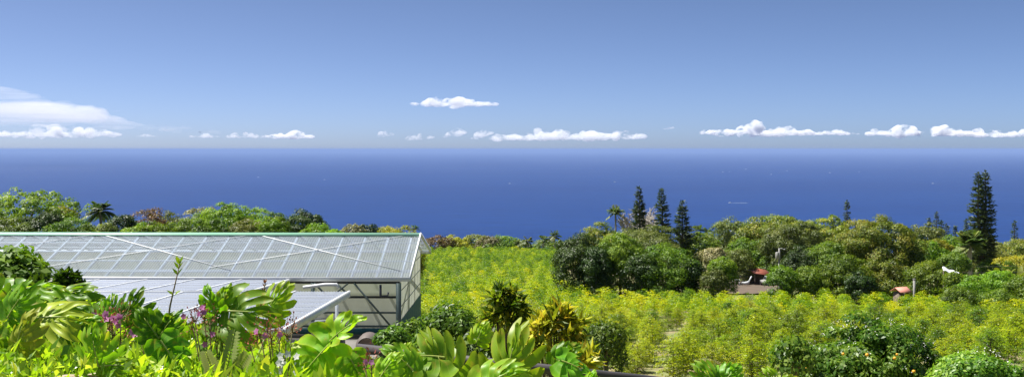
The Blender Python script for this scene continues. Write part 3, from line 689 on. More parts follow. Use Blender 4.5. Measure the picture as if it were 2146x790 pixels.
for z, h, mt in ((ZE - .25, .12, 'steel_dark'), (-6.08, .09, 'steel_dark'), (-6.72, .07, 'steel'), (-7.28, .08, 'steel')):
    mb = MB(); mb.bar((-LB, V0 - .08, z), (UW, V0 - .08, z), .06, h); mb.build('wall_rail', M[mt], bl)
for k in range(3):
    o = UW - .15 - 7.1 * k
    for a, b in (((o - .25, -7.25), (o - 1.75, -5.5)), ((o - 1.9, -6.05), (o - 2.5, -5.5)), ((o - 2.0, -5.52), (o - 2.6, -6.0)), ((o - 2.9, -6.0), (o - 3.4, -5.5))):
        mb = MB(); mb.bar((a[0], V0 - .1, a[1]), (b[0], V0 - .1, b[1]), .07, .05, (0, 1, 0)); mb.build('diagonal_brace', M['steel'], bl)
mb = MB(); mb.tube([(-1.2, .1, -6.0), (-1.2, .1, -5.55)], .05, 8); mb.tube([(-1.2, .1, -6.02), (-.9, .1, -6.0), (-.88, .1, -5.86)], .04, 8); mb.build('vent_pipe', M['blackpipe'], bl, True)
mb = MB(); mb.tube([(-4.3, -.25, -5.62), (-3.4, -.25, -5.5), (-2.95, -.25, -5.5), (-2.86, -.25, -5.66)], .07, 10); mb.build('white_pipe', M['white'], bl, True)

# ---- two lean-to canopies
def canopy(name, label, u0, u1, va, za, vb, zb, posts, seed):
    """near edge (vb,zb), far edge (va,za) in building frame"""
    t = empty(name, (b0.x, b0.y, 0), 0, label, 'canopy', 'flat canopies in front of the farm building'); t.rotation_euler = (0, 0, -BA)
    n = int((u1 - u0) / .1 * 4); mb = MB(); corr(mb, u0, u1, (va, za), (vb, zb), .1, .014)
    r = mb.build('roof', M['canopy'], t, True)
    mb = MB(); mb.bar((u1 + .03, va, za - .07), (u1 + .03, vb, zb - .07), .06, .22); mb.build('fascia', M['white'], t)
    mb = MB(); mb.bar((u0, vb - .03, zb - .09), (u1 + .06, vb - .03, zb - .09), .05, .2); mb.build('fascia', M['white'], t)
    Ld = abs(va - vb); k = 0
    for v in np.arange(vb + .35, va, 1.15):
        z = zb + (za - zb) * (v - vb) / (va - vb)
        mb = MB(); mb.bar((u0, v, z - .06), (u1, v, z - .06), .16, .07); mb.build('purlin', M['white'], t)
        mb = MB(); mb.bar((u0, v - .12, z + .021), (u1, v - .12, z + .021), .05, .012); mb.build('lap_strip', M['white'], r)
    for u in np.arange(u1 - 1.9, u0, -1.95):
        mb = MB(); mb.bar((u, vb, zb + .025), (u, va, za + .025), .06, .02); mb.build('joint_strip', M['white'], t)
    for u, v in posts:
        z = zb + (za - zb) * (v - vb) / (va - vb)
        mb = MB(); mb.box((u, v, (z - .1 - 9.5) / 2), (.1, .1, 9.5 + z - .1)); mb.build('post', M['white'], t)
canopy('canopy', 'upper white corrugated canopy joining the farm building eave, behind the longer one', -26, -4.95, -.15, -5.33, -5.6, -5.02, [(-5.15, -.6), (-12, -1), (-18, -1)], 1)
canopy('canopy', 'lower and nearer white corrugated canopy whose pointed corner reaches out under the farm building eave', -24, -1.55, -5.2, -5.08, -14.7, -4.72, [(-1.9, -5.6), (-9, -5.6), (-3.5, -14), (-10, -14), (-16, -14)], 2)

# under the canopies
t = empty('water_tank', P(688, 672, 31.5), 0, 'brown grey square water tank with rails on its lid, half under the pointed canopy corner', 'tank')
mb = MB(); mb.box((0, 0, -1.15), (.92, .9, 2.0)); mb.build('body', M['binbrown'], t)
mb = MB(); mb.box((0, 0, -.1), (1.0, .98, .08)); mb.build('lid', M['galv'], t)
for z in (.02, .12):
    mb = MB(); mb.tube([(-.45, -.4, z), (.1, -.42, z + .04), (.38, -.38, z), (.46, -.2, z - .06), (.46, .3, z - .06)], .025, 6); mb.build('rail', M['chrome'], t, True)
t = empty('barrel', P(772, 722, 38), 0, 'dark brown barrel lying in the shade below the farm building wall', 'barrel')
mb = MB(); mb.tube([(0, -.5, 0), (0, -.3, 0), (0, .3, 0), (0, .5, 0)], [.36, .44, .44, .36], 20); mb.build('body', M['binbrown'], t, True)
mb = MB(); mb.tube([(0, -.52, 0), (0, -.505, 0)], [.33, .33], 20); mb.build('lid', M['wood'], t, True)
bz = gz(38.5)
mb = MB(); mb.box((-12, 34, -7.9), (22.5, 13, .5)); tag(mb.build('yard_slab', M['concrete']), kind='structure')

# dark rail fence at the garden edge
t = empty('rail_fence', P(748, 729, 10.5), 0, 'low dark rail fence along the garden edge in front of the coffee field', 'fence')
a = Vector((0, 0, 0)); b = P(1420, 803, 10.0) - P(748, 729, 10.5)
mb = MB(); mb.bar(a, b, .07, .085); mb.build('rail', M['rail'], t)
for k in range(5):
    p = a.lerp(b, k / 4); mb = MB(); mb.box((p.x, p.y, p.z - 1.1), (.07, .07, 2.1)); mb.build('post', M['rail'], t)

# ================================================================ TREES
bt = broad_tree
B1 = 'trees behind the farm building roof'
bt('spreading_tree', 48, 92, 243, 395, M['mid'], 'large open crowned tree with sea showing through, at the far left behind the roof', 1, group=B1, sparse=.38, dens=.55, ll=.3, lw=.14, zmin=-.35, amp=.1, cr=.62, squash=78)
bt('broadleaf_tree', 20, 84, 154, 450, M['mid'], 'green tree standing below the open crowned tree at the left edge', 2, group=B1, squash=120)
bt('broadleaf_tree', 98, 86, 108, 435, M['dark'], 'dark green tree under the right side of the open crowned tree', 3, group=B1, squash=84)
bt('flat_topped_tree', 128, 92, 59, 431, M['yellowg'], 'small flat topped yellow green tree left of the lone feathery palm', 4, group=B1, squash=30, dens=.8)
bt('broadleaf_tree', 150, 82, 115, 455, M['mid'], 'low rounded green tree left of the lone feathery palm', 5, group=B1, squash=90)
palm_tree(211, 92, 37, 443, 'lone feathery palm standing above the farm building roof', 6, droop=.9, nf=24, group=None)
bt('broadleaf_tree', 212, 84, 77, 466, M['olive'], 'low olive green tree under the lone feathery palm', 7, group=B1, squash=60)
bt('broadleaf_tree', 258, 86, 67, 447, M['dark'], 'small very dark round tree right of the lone feathery palm', 8, group=B1, squash=52)
bt('russet_tree', 312, 88, 97, 436, M['brown'], 'reddish brown tree rising behind the roof', 9, group=B1, squash=76, sparse=.25, dens=.7)
bt('broadleaf_tree', 352, 92, 72, 439, M['olive'], 'thin pale green tree right of the reddish brown tree', 10, group=B1, squash=56, sparse=.3, dens=.6)
bt('broadleaf_tree', 400, 88, 110, 447, M['bright'], 'bright green rounded tree in front of the dusty pink crown', 11, group=B1, squash=86)
bt('pink_crowned_tree', 418, 97, 84, 432, M['pinkish'], 'thin dusty pink crown behind the bright green trees', 12, group=B1, squash=66, sparse=.35, dens=.5)
bt('broadleaf_tree', 476, 86, 108, 422, M['bright'], 'tallest bright green tree above the middle of the roof', 13, group=B1, squash=84, amp=.22)
bt('broadleaf_tree', 530, 88, 108, 436, M['bright'], 'bright green tree sloping down right of the tallest bright one', 14, group=B1, squash=84, amp=.2)
bt('broadleaf_tree', 578, 88, 64, 444, M['mid'], 'narrow green tree touching the dark round dome tree', 15, group=B1, squash=50)
bt('broadleaf_tree', 630, 94, 108, 438, M['dark'], 'dark round dome shaped tree above the roof', 16, group=B1, squash=84, dens=1.2)
bt('broadleaf_tree', 680, 86, 84, 468, M['bright'], 'low light green tree right of the dark round dome tree', 17, group=B1, squash=66)
bt('broadleaf_tree', 742, 118, 54, 468, M['pinkish'], 'small olive pink tree just left of a small dark one above the roof', 18, group=B1, squash=42)
bt('broadleaf_tree', 775, 120, 56, 469, M['dark'], 'small low dark tree between pinkish and yellow crowns above the roof', 19, group=B1, squash=44)
bt('flat_topped_tree', 826, 110, 138, 472, M['yellowg'], 'wide low yellow green tree above the right end of the roof', 20, group=B1, squash=108)
for i, (x, wd, yt, mt, lb) in enumerate([(178, 90, 468, 'mid', 'low green tree filling the space left under the lone feathery palm'), (290, 80, 466, 'bright', 'low bright green tree at the foot of the reddish brown tree'), (330, 80, 462, 'mid', 'low green tree right below the reddish brown tree'),
    (440, 90, 455, 'mid', 'green tree filling in between the two bright green trees'), (510, 100, 460, 'olive', 'low olive tree under the right slope of the tallest bright green one'), (560, 90, 458, 'bright', 'low bright green tree before the narrow green one'), (655, 90, 470, 'mid', 'low green tree at the right foot of the dark round dome tree'), (700, 60, 480, 'bright', 'lowest bright green bush left of the small olive pink tree')]):
    bt('broadleaf_tree', x, 82 + i % 3, wd, yt, M[mt], lb, 170 + i, group=B1, squash=wd * .8)
palm_tree(868, 128, 13, 479, 'tiny palm top poking up at the right end of the roof', 21, nf=14, group=None)
B2 = 'bushy trees along the far end of the coffee field'
for i, (x, wd, yt, mt, lb) in enumerate([
    (918, 60, 497, 'brown', 'brownish green bushy tree right beside the building gable at the far field edge'),
    (952, 56, 495, 'yellowg', 'low yellow green tree at the far field edge near the gable'),
    (1000, 62, 494, 'olive', 'rounded olive tree in the far row, left of the gap with palms'),
    (1025, 44, 498, 'pinkish', 'small dusty pink tree in the far row beside the rounded olive one'),
    (1060, 52, 497, 'bright', 'bright green rounded tree in the middle of the far row'),
    (975, 50, 502, 'mid', 'low green tree filling the far row between yellow and olive crowns'),
    (1040, 60, 505, 'mid', 'low green bush before the bright rounded tree in the far row'),
    (1092, 40, 505, 'olive', 'low olive bush beside the squat palm in the far row'),
    (1150, 60, 505, 'mid', 'low green bush under the feathery far palms')]):
    bt('broadleaf_tree', x, 236 + 3 * (i % 3), wd * 1.2, yt - 4, M[mt], lb, 30 + i, group=B2, ll=.42, lw=.22, dens=.8)
palm_tree(1106, 228, 17, 506, 'squat dark palm in the far row of trees', 41, nf=18, trunk_r=.2)
palm_tree(1138, 230, 17, 503, 'left of two feathery palms left of the dark grove, at the far field edge', 42, nf=18, trunk_r=.2)
palm_tree(1162, 232, 19, 495, 'taller right of two feathery palms left of the dark grove', 43, nf=18, trunk_r=.2)

B3 = 'trees of the dark grove below the three pines'
bt('mango_tree', 1262, 122, 136, 463, M['mango'], 'brown topped round tree at the upper left of the dark grove', 50, group=B3)
bt('broadleaf_tree', 1212, 91, 110, 489, M['dark'], 'very dark tree at the left end of the dark grove', 51, group=B3, dens=1.2)
bt('broadleaf_tree', 1252, 89, 88, 517, M['dark'], 'dark low tree in front of the brown topped round tree', 52, group=B3, dens=1.2)
bt('broadleaf_tree', 1300, 90, 101, 487, M['mid'], 'glossy green tree in the middle of the dark grove', 53, group=B3)
bt('broadleaf_tree', 1395, 89, 136, 508, M['mid'], 'widest green tree at the front right of the dark grove', 54, group=B3)
bt('broadleaf_tree', 1345, 88, 77, 532, M['dark'], 'dark low tree between the two glossy green trees of the grove', 55, group=B3)
bt('broadleaf_tree', 1440, 88, 73, 542, M['dark'], 'dark green tree at the front right foot of the grove', 56, group=B3)
bt('broadleaf_tree', 1360, 140, 187, 471, M['olive'], 'pale olive crown behind the trunks of the three pines', 57, group=B3, squash=90)
bt('broadleaf_tree', 1470, 138, 77, 487, M['mid'], 'green tree right behind the third pine', 58, group=B3)
bt('pink_crowned_tree', 1496, 91, 55, 516, M['pinkish'], 'small dusty cream tree right of the dark grove', 59, group=B3, sparse=.15)
bt('broadleaf_tree', 1515, 86, 56, 536, M['bright'], 'bright yellow green tree left of the rusty roofed shed', 60, group=B3, cr=.45)
bt('broadleaf_tree', 1496, 85, 57, 563, M['olive'], 'small olive bush in front of the bright tree left of the shed', 61, group=B3)
# bare pale tree
def bare_tree(px, D, pw, ytop, label, seed):
    rng = np.random.default_rng(seed); loc = on(px, D); s = D / F; h = -(ytop - HY) * s - loc.z; R = pw * s / 2
    t = empty('bare_tree', loc, 0, label, 'tree'); tb = MB(); br = MB()
    tb.tube([(0, 0, -.5), (.1, 0, h * .3), (0, 0, h * .6)], [.28, .2, .14], 7)
    for k in range(16):
        a = rng.uniform(0, 6.28); z0 = h * rng.uniform(.3, .62); e = Vector((math.cos(a) * R * rng.uniform(.4, 1), math.sin(a) * R * rng.uniform(.4, 1), h * rng.uniform(.72, 1)))
        s0 = Vector((0, 0, z0)); mid = s0.lerp(e, .5) + Vector((0, 0, .4)); br.tube([s0, mid, e], [.08, .05, .02], 5)
        for j in range(34):
            q = s0.lerp(e, rng.uniform(.35, 1)); d = Vector((rng.normal(0, .6), rng.normal(0, .6), rng.uniform(.1, .9))) * 1.1
            br.tube([q, q + d * .5 + Vector((0, 0, .1)), q + d], [.07, .05, .03], 4)
    tb.build('trunk', M['bark_pale'], t, True); br.build('branches', M['bark_pale'], t, True)
bare_tree(1336, 158, 104, 440, 'leafless pale branching tree standing behind the first two tall pines', 62)
palm_tree(1290, 158, 24, 447, 'palm with ragged fronds standing left of the leafless pale tree', 63, nf=20)
palm_tree(1463, 160, 20, 484, 'palm top half hidden right of the third tall pine', 64, nf=16)
palm_tree(1482, 168, 16, 487, 'smaller palm top at the right of the half hidden palm', 65, nf=14)
pine_tree(1341, 150, 35, 392, 'first and darkest of the three tall pines, the leftmost', 70, lean=-.012)
pine_tree(1388, 150, 38, 396, 'middle one of the three tall pines', 71, gaps=.1, lean=-.01)
pine_tree(1430, 138, 42, 420, 'shortest of the three tall pines, at their right with a loose base', 72, gaps=.2, loose=True)

B4 = 'trees of the right hand woodland'
bt('broadleaf_tree', 1535, 162, 121, 455, M['olive'], 'pale olive hump at the left end of the right hand woodland', 80, group=B4, ll=.32, lw=.16)
bt('broadleaf_tree', 1590, 150, 110, 453, M['mango'], 'olive brown crown left of the broad dark hump', 81, group=B4)
bt('mango_tree', 1650, 150, 165, 446, M['mango'], 'broad dark hump with rusty flush on top behind the pale round mango tree', 82, group=B4)
bt('mango_tree', 1662, 124, 132, 460, M['olive'], 'pale round mango tree above the utility pole', 83, group=B4, dens=1.1)
bt('mango_tree', 1736, 146, 106, 448, M['mango'], 'dark tree with rusty crown just left of the lone small pine', 84, group=B4)
bt('mango_tree', 1838, 92, 174, 450, M['mango'], 'largest dome shaped mango tree with brownish flowering top in the middle of the right woodland', 85, group=B4, dens=1.25, amp=.05, tip=1.2)
bt('broadleaf_tree', 1565, 128, 99, 497, M['mid'], 'green tree on the slope behind the bright tree and the shed', 86, group=B4)
bt('broadleaf_tree', 1545, 122, 66, 521, M['olive'], 'olive tree directly behind the rusty roofed shed', 87, group=B4)
bt('broadleaf_tree', 1600, 128, 88, 512, M['dark'], 'dark tree shading the rusty roofed shed from behind', 88, group=B4)
bt('broadleaf_tree', 1625, 124, 77, 532, M['mid'], 'green tree close behind the utility pole', 89, group=B4)
bt('broadleaf_tree', 1688, 90, 99, 512, M['dark'], 'dark green tree right of the utility pole', 90, group=B4, dens=1.2)
bt('broadleaf_tree', 1638, 84, 57, 557, M['bright'], 'small bright green tree at the foot of the utility pole', 91, group=B4)
bt('broadleaf_tree', 1730, 89, 99, 502, M['mid'], 'mid green tree left against the largest mango tree', 92, group=B4)
bt('broadleaf_tree', 1690, 85, 77, 557, M['mid'], 'low green tree in front of the dark one right of the utility pole', 93, group=B4)
bt('broadleaf_tree', 1765, 86, 106, 533, M['mid'], 'grey green tree at the left foot of the largest mango tree', 94, group=B4)
bt('broadleaf_tree', 1850, 88, 121, 542, M['mango'], 'dull green tree at the foot of the largest mango tree above the red roofed hut', 95, group=B4)
bt('broadleaf_tree', 1800, 84, 66, 567, M['dark'], 'low dark bush at the field edge under the largest mango tree', 96, group=B4)
bt('broadleaf_tree', 1935, 94, 95, 505, M['bright'], 'bright green tree right of the largest mango tree', 97, group=B4)
bt('broadleaf_tree', 1950, 85, 110, 545, M['mid'], 'green tree left in front of the white tarpaulin roof', 98, group=B4)
bt('mango_tree', 1940, 150, 81, 468, M['olive'], 'olive round tree below the cluster of small pines', 99, group=B4)
bt('broadleaf_tree', 1912, 142, 55, 482, M['dark'], 'dark feathery tree between the largest mango and the olive round tree', 100, group=B4)
bt('broadleaf_tree', 1990, 138, 77, 492, M['mid'], 'green tree left of the drooping palm', 101, group=B4)
bt('broadleaf_tree', 1968, 128, 55, 500, M['yellowg'], 'small yellow green crown above the bright tree right of the largest mango', 102, group=B4)
bt('broadleaf_tree', 2040, 150, 121, 497, M['olive'], 'olive crown behind the drooping palm', 103, group=B4)
bt('broadleaf_tree', 2110, 160, 121, 497, M['olive'], 'pale olive rounded crown behind and right of the tall twin topped pine', 104, group=B4)
bt('broadleaf_tree', 2165, 150, 110, 502, M['mango'], 'brownish rounded crown at the right edge', 105, group=B4)
bt('broadleaf_tree', 2130, 128, 99, 532, M['yellowg'], 'yellow green tree right of the tall twin topped pine', 106, group=B4)
bt('broadleaf_tree', 2000, 91, 66, 525, M['mid'], 'green tree above the white tarpaulin roof', 107, group=B4)
bt('broadleaf_tree', 2085, 118, 77, 542, M['mid'], 'green tree at the foot of the tall twin topped pine', 108, group=B4)
bt('shrub', 1999, 80, 44, 567, M['mid'], 'small green bush half covering the white tarpaulin roof', 118, cat='shrub')
bt('broadleaf_tree', 2035, 79, 99, 575, M['bright'], 'wide bright green bush right of the white tarpaulin roof', 109, group=B4)
bt('broadleaf_tree', 2095, 82, 88, 563, M['bright'], 'bright green bush below the tall twin topped pine', 110, group=B4)
bt('broadleaf_tree', 2150, 77, 99, 577, M['mid'], 'green bush at the right edge under the banana plants', 111, group=B4)
bt('broadleaf_tree', 2010, 74, 77, 597, M['mid'], 'low green bush at the field edge below the white board', 112, group=B4)
bt('broadleaf_tree', 2090, 73, 99, 602, M['mid'], 'low wide green bush at the field edge near the right side', 113, group=B4)
palm_tree(2032, 118, 40, 513, 'drooping palm with a skirt of dead fronds left of the tall twin topped pine', 114, nf=34, droop=.5, trunk_r=.28)
palm_tree(1905, 140, 20, 492, 'dark palm beside the olive round tree below the small pines', 115, nf=18)
pine_tree(2058, 132, 56, 357, 'tallest pine, twin topped, at the right', 116, twin=True, wh=.42, gaps=.08, group=None)
for i, (x, yt, wd, D, lb) in enumerate([
    (1775, 419, 17, 175, 'lone small pine between the dark rusty tree and the largest mango tree'),
    (1947, 456, 9, 215, 'leftmost and thinnest pine of the cluster over the olive round tree'),
    (1963, 443, 17, 210, 'tallest pine of the cluster over the olive round tree'),
    (1973, 461, 12, 205, 'short pine touching the tallest one of its cluster'),
    (1984, 468, 18, 200, 'small bushy pine at the right of the cluster over the olive round tree'),
    (2002, 474, 10, 205, 'lowest far pine top left of the drooping palm'),
    (2025, 458, 10, 215, 'slim far pine left of the tall twin topped pine'),
    (2043, 470, 14, 190, 'far pine half hidden behind the tall twin topped pine'),
    (2126, 462, 15, 200, 'far pine standing alone right of the tall twin topped pine')]):
    pine_tree(x, D, wd, yt, lb, 120 + i, mat='pine_far' if i else 'pine', group='small far pines on the skyline', wh=.5)

# banana plants
def strip_leaf(mb, base, d, up, L_, W_, droop, var, n=8):
    d = Vector(d).normalized(); up = Vector(up); sd = d.cross(up).normalized(); up = sd.cross(d)
    V = []
    for i in range(n + 1):
        u = i / n; c = Vector(base) + d * (L_ * u * (1 - .15 * u)) + Vector((0, 0, -droop * L_ * u * u))
        wv = W_ * .5 * math.sin(math.pi * min(.985, .06 + u * .92)) ** .6
        V += [tuple(c - sd * wv - up * wv * .25), tuple(c), tuple(c + sd * wv - up * wv * .25)]
    Fq = []
    for i in range(n):
        a = i * 3; Fq += [(a, a + 1, a + 4, a + 3), (a + 1, a + 2, a + 5, a + 4)]
    mb.add(V, Fq, var)
def banana(px, D, ytop, label, seed, sc=1.0):
    rng = np.random.default_rng(seed); loc = on(px, D); h = -(ytop - HY) * D / F - loc.z
    t = empty('banana_plant', loc, 0, label, 'banana plant', 'banana plants at the right edge'); tb = MB(); mb = MB()
    for k in range(3):
        ox, oy = rng.normal(0, .7), rng.normal(0, .5); hh = h * rng.uniform(.45, .62)
        tb.tube([(ox * .5, oy * .5, -.4), (ox, oy, hh)], [.16, .1], 7)
        for j in range(8):
            a = j * 2.4 + rng.uniform(-.3, .3); el = rng.uniform(.3, 1.2)
            strip_leaf(mb, (ox, oy, hh), (math.cos(a) * math.cos(el), math.sin(a) * math.cos(el), math.sin(el)), (0, 0, 1) if el < 1 else (math.cos(a), math.sin(a), .2),
                       h * .5 * rng.uniform(.8, 1.15), h * .13, rng.uniform(.15, .6), rng.uniform(.2, .9))
    mb.build('crown', M['banana'], t, True); tb.build('trunk', M['petiole'], t, True)
banana(2118, 92, 545, 'tallest pale banana plant clump near the right edge', 140)
banana(2072, 100, 562, 'smaller banana clump just right of the tarpaulin roof and drooping palm', 141)
banana(2030, 98, 566, 'banana clump close to the white tarpaulin roof', 142)

# ================================================================ SHED, POLES, HUT
g = on(1588, 121)
t = empty('open_shed', g, rad(8), 'low open shed with a rusty red roof at the edge of the woods', 'shed')
mb = MB(); mb.box((.25, 0, 1.68), (2.4, 2.3, .05), 0, rad(9), rad(12)); mb.build('roof', M['rust'], t)
mb = MB(); mb.box((-.95, .5, 1.86), (.9, 1.2, .04), 0, rad(3)); mb.build('roof', M['pole'], t)
mb = MB(); mb.box((.3, 1.0, .75), (1.8, .06, 1.5)); mb.build('back_wall', M['wood'], t)
for x, y in ((-.75, -1), (1.2, -1), (-.75, 1), (1.2, 1)):
    mb = MB(); mb.box((x, y, .72), (.08, .08, 1.55 - .1 * x)); mb.build('post', M['wood'], t)
for k, x in enumerate((-3.0, -2.4, -1.8, -1.2)):
    pass
mb = MB(); mb.bar((-2.9, -.4, .15), (-3.2, -.4, 1.25), .06); mb.bar((-2.3, -.4, .15), (-1.4, -.3, 1.2), .05); mb.bar((-3.2, -.4, 1.2), (-.8, -.3, 1.1), .06)
mb.bar((-1.7, -.4, 0), (-2.0, -.4, 1.15), .05)
o = mb.build('pipe_frame', M['galv'], loc=g); tag(o, 'bent grey pipe frame standing left of the rusty roofed shed', 'frame')
g2 = on(1543, 119)
t = empty('table', g2, rad(-8), 'white plastic table standing on bare soil left of the shed', 'table')
mb = MB(); mb.box((0, 0, .8), (.9, .6, .06)); mb.build('tabletop', M['white'], t)
for x in (-.38, .38):
    for y in (-.22, .22):
        mb = MB(); mb.box((x, y, .39), (.09, .09, .76)); mb.build('leg', M['white'], t)
mb = MB(); V = []; 
g3 = on(1562, 118)
mb.tube([(-.45, 0, .5), (-.1, 0, .42), (.3, 0, .5), (.5, 0, .75)], [.1, .2, .2, .06], 10); tag(mb.build('wheelbarrow', M['galv'], loc=g3, smooth=True), 'pale grey barrow tub lying between the white table and the shed', 'wheelbarrow')
mb = MB(); mb.box((0, 0, .65), (.16, .05, 1.3), 0, rad(28)); tag(mb.build('board', M['white'], loc=on(1570, 119)), 'white board leaning against the left end of the rusty roofed shed', 'board')
# scrap vehicle
t = empty('scrap_car', on(1612, 119), rad(20), 'grey wrecked car body parked right of the rusty roofed shed', 'car')
mb = MB()
pr_ = [(-.95, .35), (-.9, .75), (-.5, .82), (-.25, 1.22), (.45, 1.22), (.75, .82), (1.0, .72), (1.0, .35)]
V = [(x, y, z) for y in (-.55, .55) for x, z in pr_]; n = 8
Fq = [(i, (i + 1) % n, n + (i + 1) % n, n + i) for i in range(n)] + [(0, 1, 6, 7), (1, 2, 5, 6), (2, 3, 4, 5), (8, 15, 14, 9), (9, 14, 13, 10), (10, 13, 12, 11)]
mb.add(V, Fq); mb.build('body', M['pole'], t)
mb = MB(); mb.box((.1, -.565, 1.0), (.55, .02, .25)); mb.box((-.42, 0, 1.02), (.03, .9, .3), 0, rad(30)); mb.build('window', M['glassdark'], t)
for x in (-.6, .65):
    for y in (-.52, .52):
        mb = MB(); mb.tube([(x, y - .08, .27), (x, y + .08, .27)], .27, 12); mb.build('wheel', M['blackpipe'], t)
# bare yard around the shed
rng = np.random.default_rng(5); V = []; Fq = []
nX, nY = 20, 14
for j in range(nY + 1):
    for i in range(nX + 1):
        D = 104 + 24 * j / nY; px = 1500 + 135 * i / nX + 8 * math.sin(j * 1.3)
        p = on(px, D); V.append((p.x, p.y, gz(D) + .14 + rng.uniform(0, .05)))
for j in range(nY):
    for i in range(nX):
        a = j * (nX + 1) + i; Fq.append((a, a + 1, a + nX + 2, a + nX + 1))
tag(obj('bare_soil', mesh('bare_soil', V, Fq), M['soil']), kind='structure')
# utility pole
gp = on(1633, 106); H = -(520 - HY) * 106 / F - gp.z
t = empty('utility_pole', gp, 0, 'grey utility pole with a can transformer and a short lamp arm amid the trees', 'utility pole')
mb = MB(); mb.tube([(0, 0, -.3), (0, 0, H)], [.13, .09], 8); mb.build('pole', M['pole'], t, True)
mb = MB(); mb.tube([(-.22, -.1, H - 1.15), (-.22, -.1, H - 1.05), (-.22, -.1, H - .45), (-.22, -.1, H - .4)], [.17, .21, .21, .15], 12); mb.build('transformer', M['pole'], t, True)
mb = MB(); mb.tube([(0, 0, H - .05), (.2, -.1, H), (.45, -.2, H - .08)], .025, 6); mb.box((.5, -.22, H - .1), (.18, .1, .07)); mb.build('lamp_arm', M['galv'], t)
gq = on(1916, 80.5); Hq = -(585 - HY) * 80.5 / F - gq.z
mb = MB(); mb.box((0, 0, Hq / 2 - .2), (.14, .14, Hq + .4)); mb.box((0, 0, Hq + .02), (.2, .2, .05)); tag(mb.build('post', M['pole'], loc=gq), 'pale grey post standing in the field right of the small red roofed hut', 'post')
mb = MB(); A_ = P(1636, 545, 106); B_ = P(2210, 566, 90)
for dz in (0, .55):
    pts = [A_.lerp(B_, k / 24) + Vector((0, 0, dz - 1.1 * 4 * (k / 24) * (1 - k / 24) * .6)) for k in range(25)]
    mbb = MB(); mbb.tube(pts, .009, 4, False)
    tag(mbb.build('power_line', M['rail']), ('upper' if dz else 'lower') + ' thin power line sagging from the utility pole across the largest mango tree', 'cable')
# small hut
gh = on(1888, 80); zt = -(601 - HY) * 80 / F
t = empty('hut', gh, rad(25), 'tiny hut with a faded red gable roof at the field edge', 'hut')
hw, hd = .62, .55; zr = zt - gh.z; ze = zr - .34
for sg in (-1, 1):
    mb = MB(); mb.bar((-hw, 0, zr), (hw, 0, zr), .02, .02)
    mb = MB(); mb.add([(-hw, 0, zr), (hw, 0, zr), (hw, sg * hd, ze), (-hw, sg * hd, ze), (-hw, 0, zr - .04), (hw, 0, zr - .04), (hw, sg * hd, ze - .04), (-hw, sg * hd, ze - .04)],
        [(0, 1, 2, 3), (4, 7, 6, 5), (0, 4, 5, 1), (1, 5, 6, 2), (2, 6, 7, 3), (3, 7, 4, 0)]); mb.build('roof', M['salmon'], t)
mb = MB(); mb.box((0, 0, ze / 2 - .03), (hw * 1.5, hd * 1.3, ze)); mb.build('wall', M['wood'], t)
mb = MB(); mb.box((.1, -hd * .8 - .01, ze / 2 - .1), (.4, .03, ze - .3)); mb.build('door', M['wood'], t)
# white tarpaulin roof and board, far house
t = empty('tarpaulin_roof', on(1992, 82.5), rad(-10), 'long white tarpaulin roof half buried in the trees at right', 'shelter')
z0 = -(566 - HY) * 82.5 / F - gz(82.5)
mb = MB(); V = []
for i in range(10):
    u = i / 9; x = -.65 + 1.3 * u; z = z0 + .22 - .42 * u + .09 * math.sin(i * 1.3) * (1 - u)
    V += [(x, -.4, z - .22), (x, 0, z + .05), (x, .45, z - .15)]
Fq = []
for i in range(9): a = i * 3; Fq += [(a, a + 1, a + 4, a + 3), (a + 1, a + 2, a + 5, a + 4)]
mb.add(V, Fq); mb.build('cover', M['tarp'], t, True)
for x in (-.55, .6):
    mb = MB(); mb.box((x, 0, (z0 - .15) / 2), (.06, .06, z0 - .15 - .3 * x)); mb.build('post', M['wood'], t)
mb = MB(); mb.box((0, 0, 0), (.55, .05, .22), 0, rad(38)); mb.box((-.1, .02, -.7), (.05, .05, 1.3)); tag(mb.build('board', M['white'], loc=P(2014, 608, 80)), 'small tilted white board on a stake below the tarpaulin roof', 'board')
t = empty('house', on(8, 104), 0, 'white house wall glimpsed through the trees at the left edge', 'house')
zz = -(470 - HY) * 104 / F - gz(104)
mb = MB(); mb.box((0, 0, zz / 2), (2.2, 3, zz)); mb.build('wall', M['white'], t)
mb = MB(); mb.add([(-1.3, -1.7, zz), (1.3, -1.7, zz), (1.3, 1.7, zz), (-1.3, 1.7, zz), (-1.3, 0, zz + .5), (1.3, 0, zz + .5)], [(0, 1, 5, 4), (3, 4, 5, 2), (0, 4, 3, 3), (1, 2, 5, 5)]); mb.build('roof', M['galv'], t)

# ================================================================ COFFEE FIELD
rng = np.random.default_rng(11)
spots = []
def dlimit(px):
    return float(np.interp(px, [860, 1165, 1185, 1330, 1480, 1900, 2250], [236, 232, 104, 93, 86, 86, 85]))
D = 34.0; row = 0
while D < 236:
    px0 = 1000 if D < 36 else (905 if D < 51 else 845)
    x0 = (px0 - CX) / F * D; x1 = (2260 - CX) / F * D
    x = x0 + (row % 2) * .8
    while x < x1:
        xx = x + rng.normal(0, .22); dd = D + rng.normal(0, .22)
        px = CX + xx / dd * F
        ok = dd < dlimit(px) + rng.uniform(-1, 1)
        if D < 51 and xx < -3.0: ok = False
        # grassy strips between young rows
        if 1300 < px < 1505 and 40 < dd < 62: ok = ok and rng.uniform() < .46
        elif 1285 < px < 1510 and 63 <= dd < 76: ok = ok and rng.uniform() < .6
        if rng.uniform() < .06: ok = False
        if ok: spots.append((dd, xx, px))
        x += 1.62 if D < 110 else 1.95
    D += 1.95 if D < 110 else 2.3; row += 1
spots.sort()
protos = []
for k in range(6):
    r2 = np.random.default_rng(200 + k)
    a, b = coffee_mb(r2, h=2.05 + .12 * (k % 3), r=1.0 + .06 * (k % 2), nbr=120, npair=14, ll=.115, lw=.054)
    protos.append((a.mesh('coffee_crown'), b.mesh('coffee_trunk', True)))
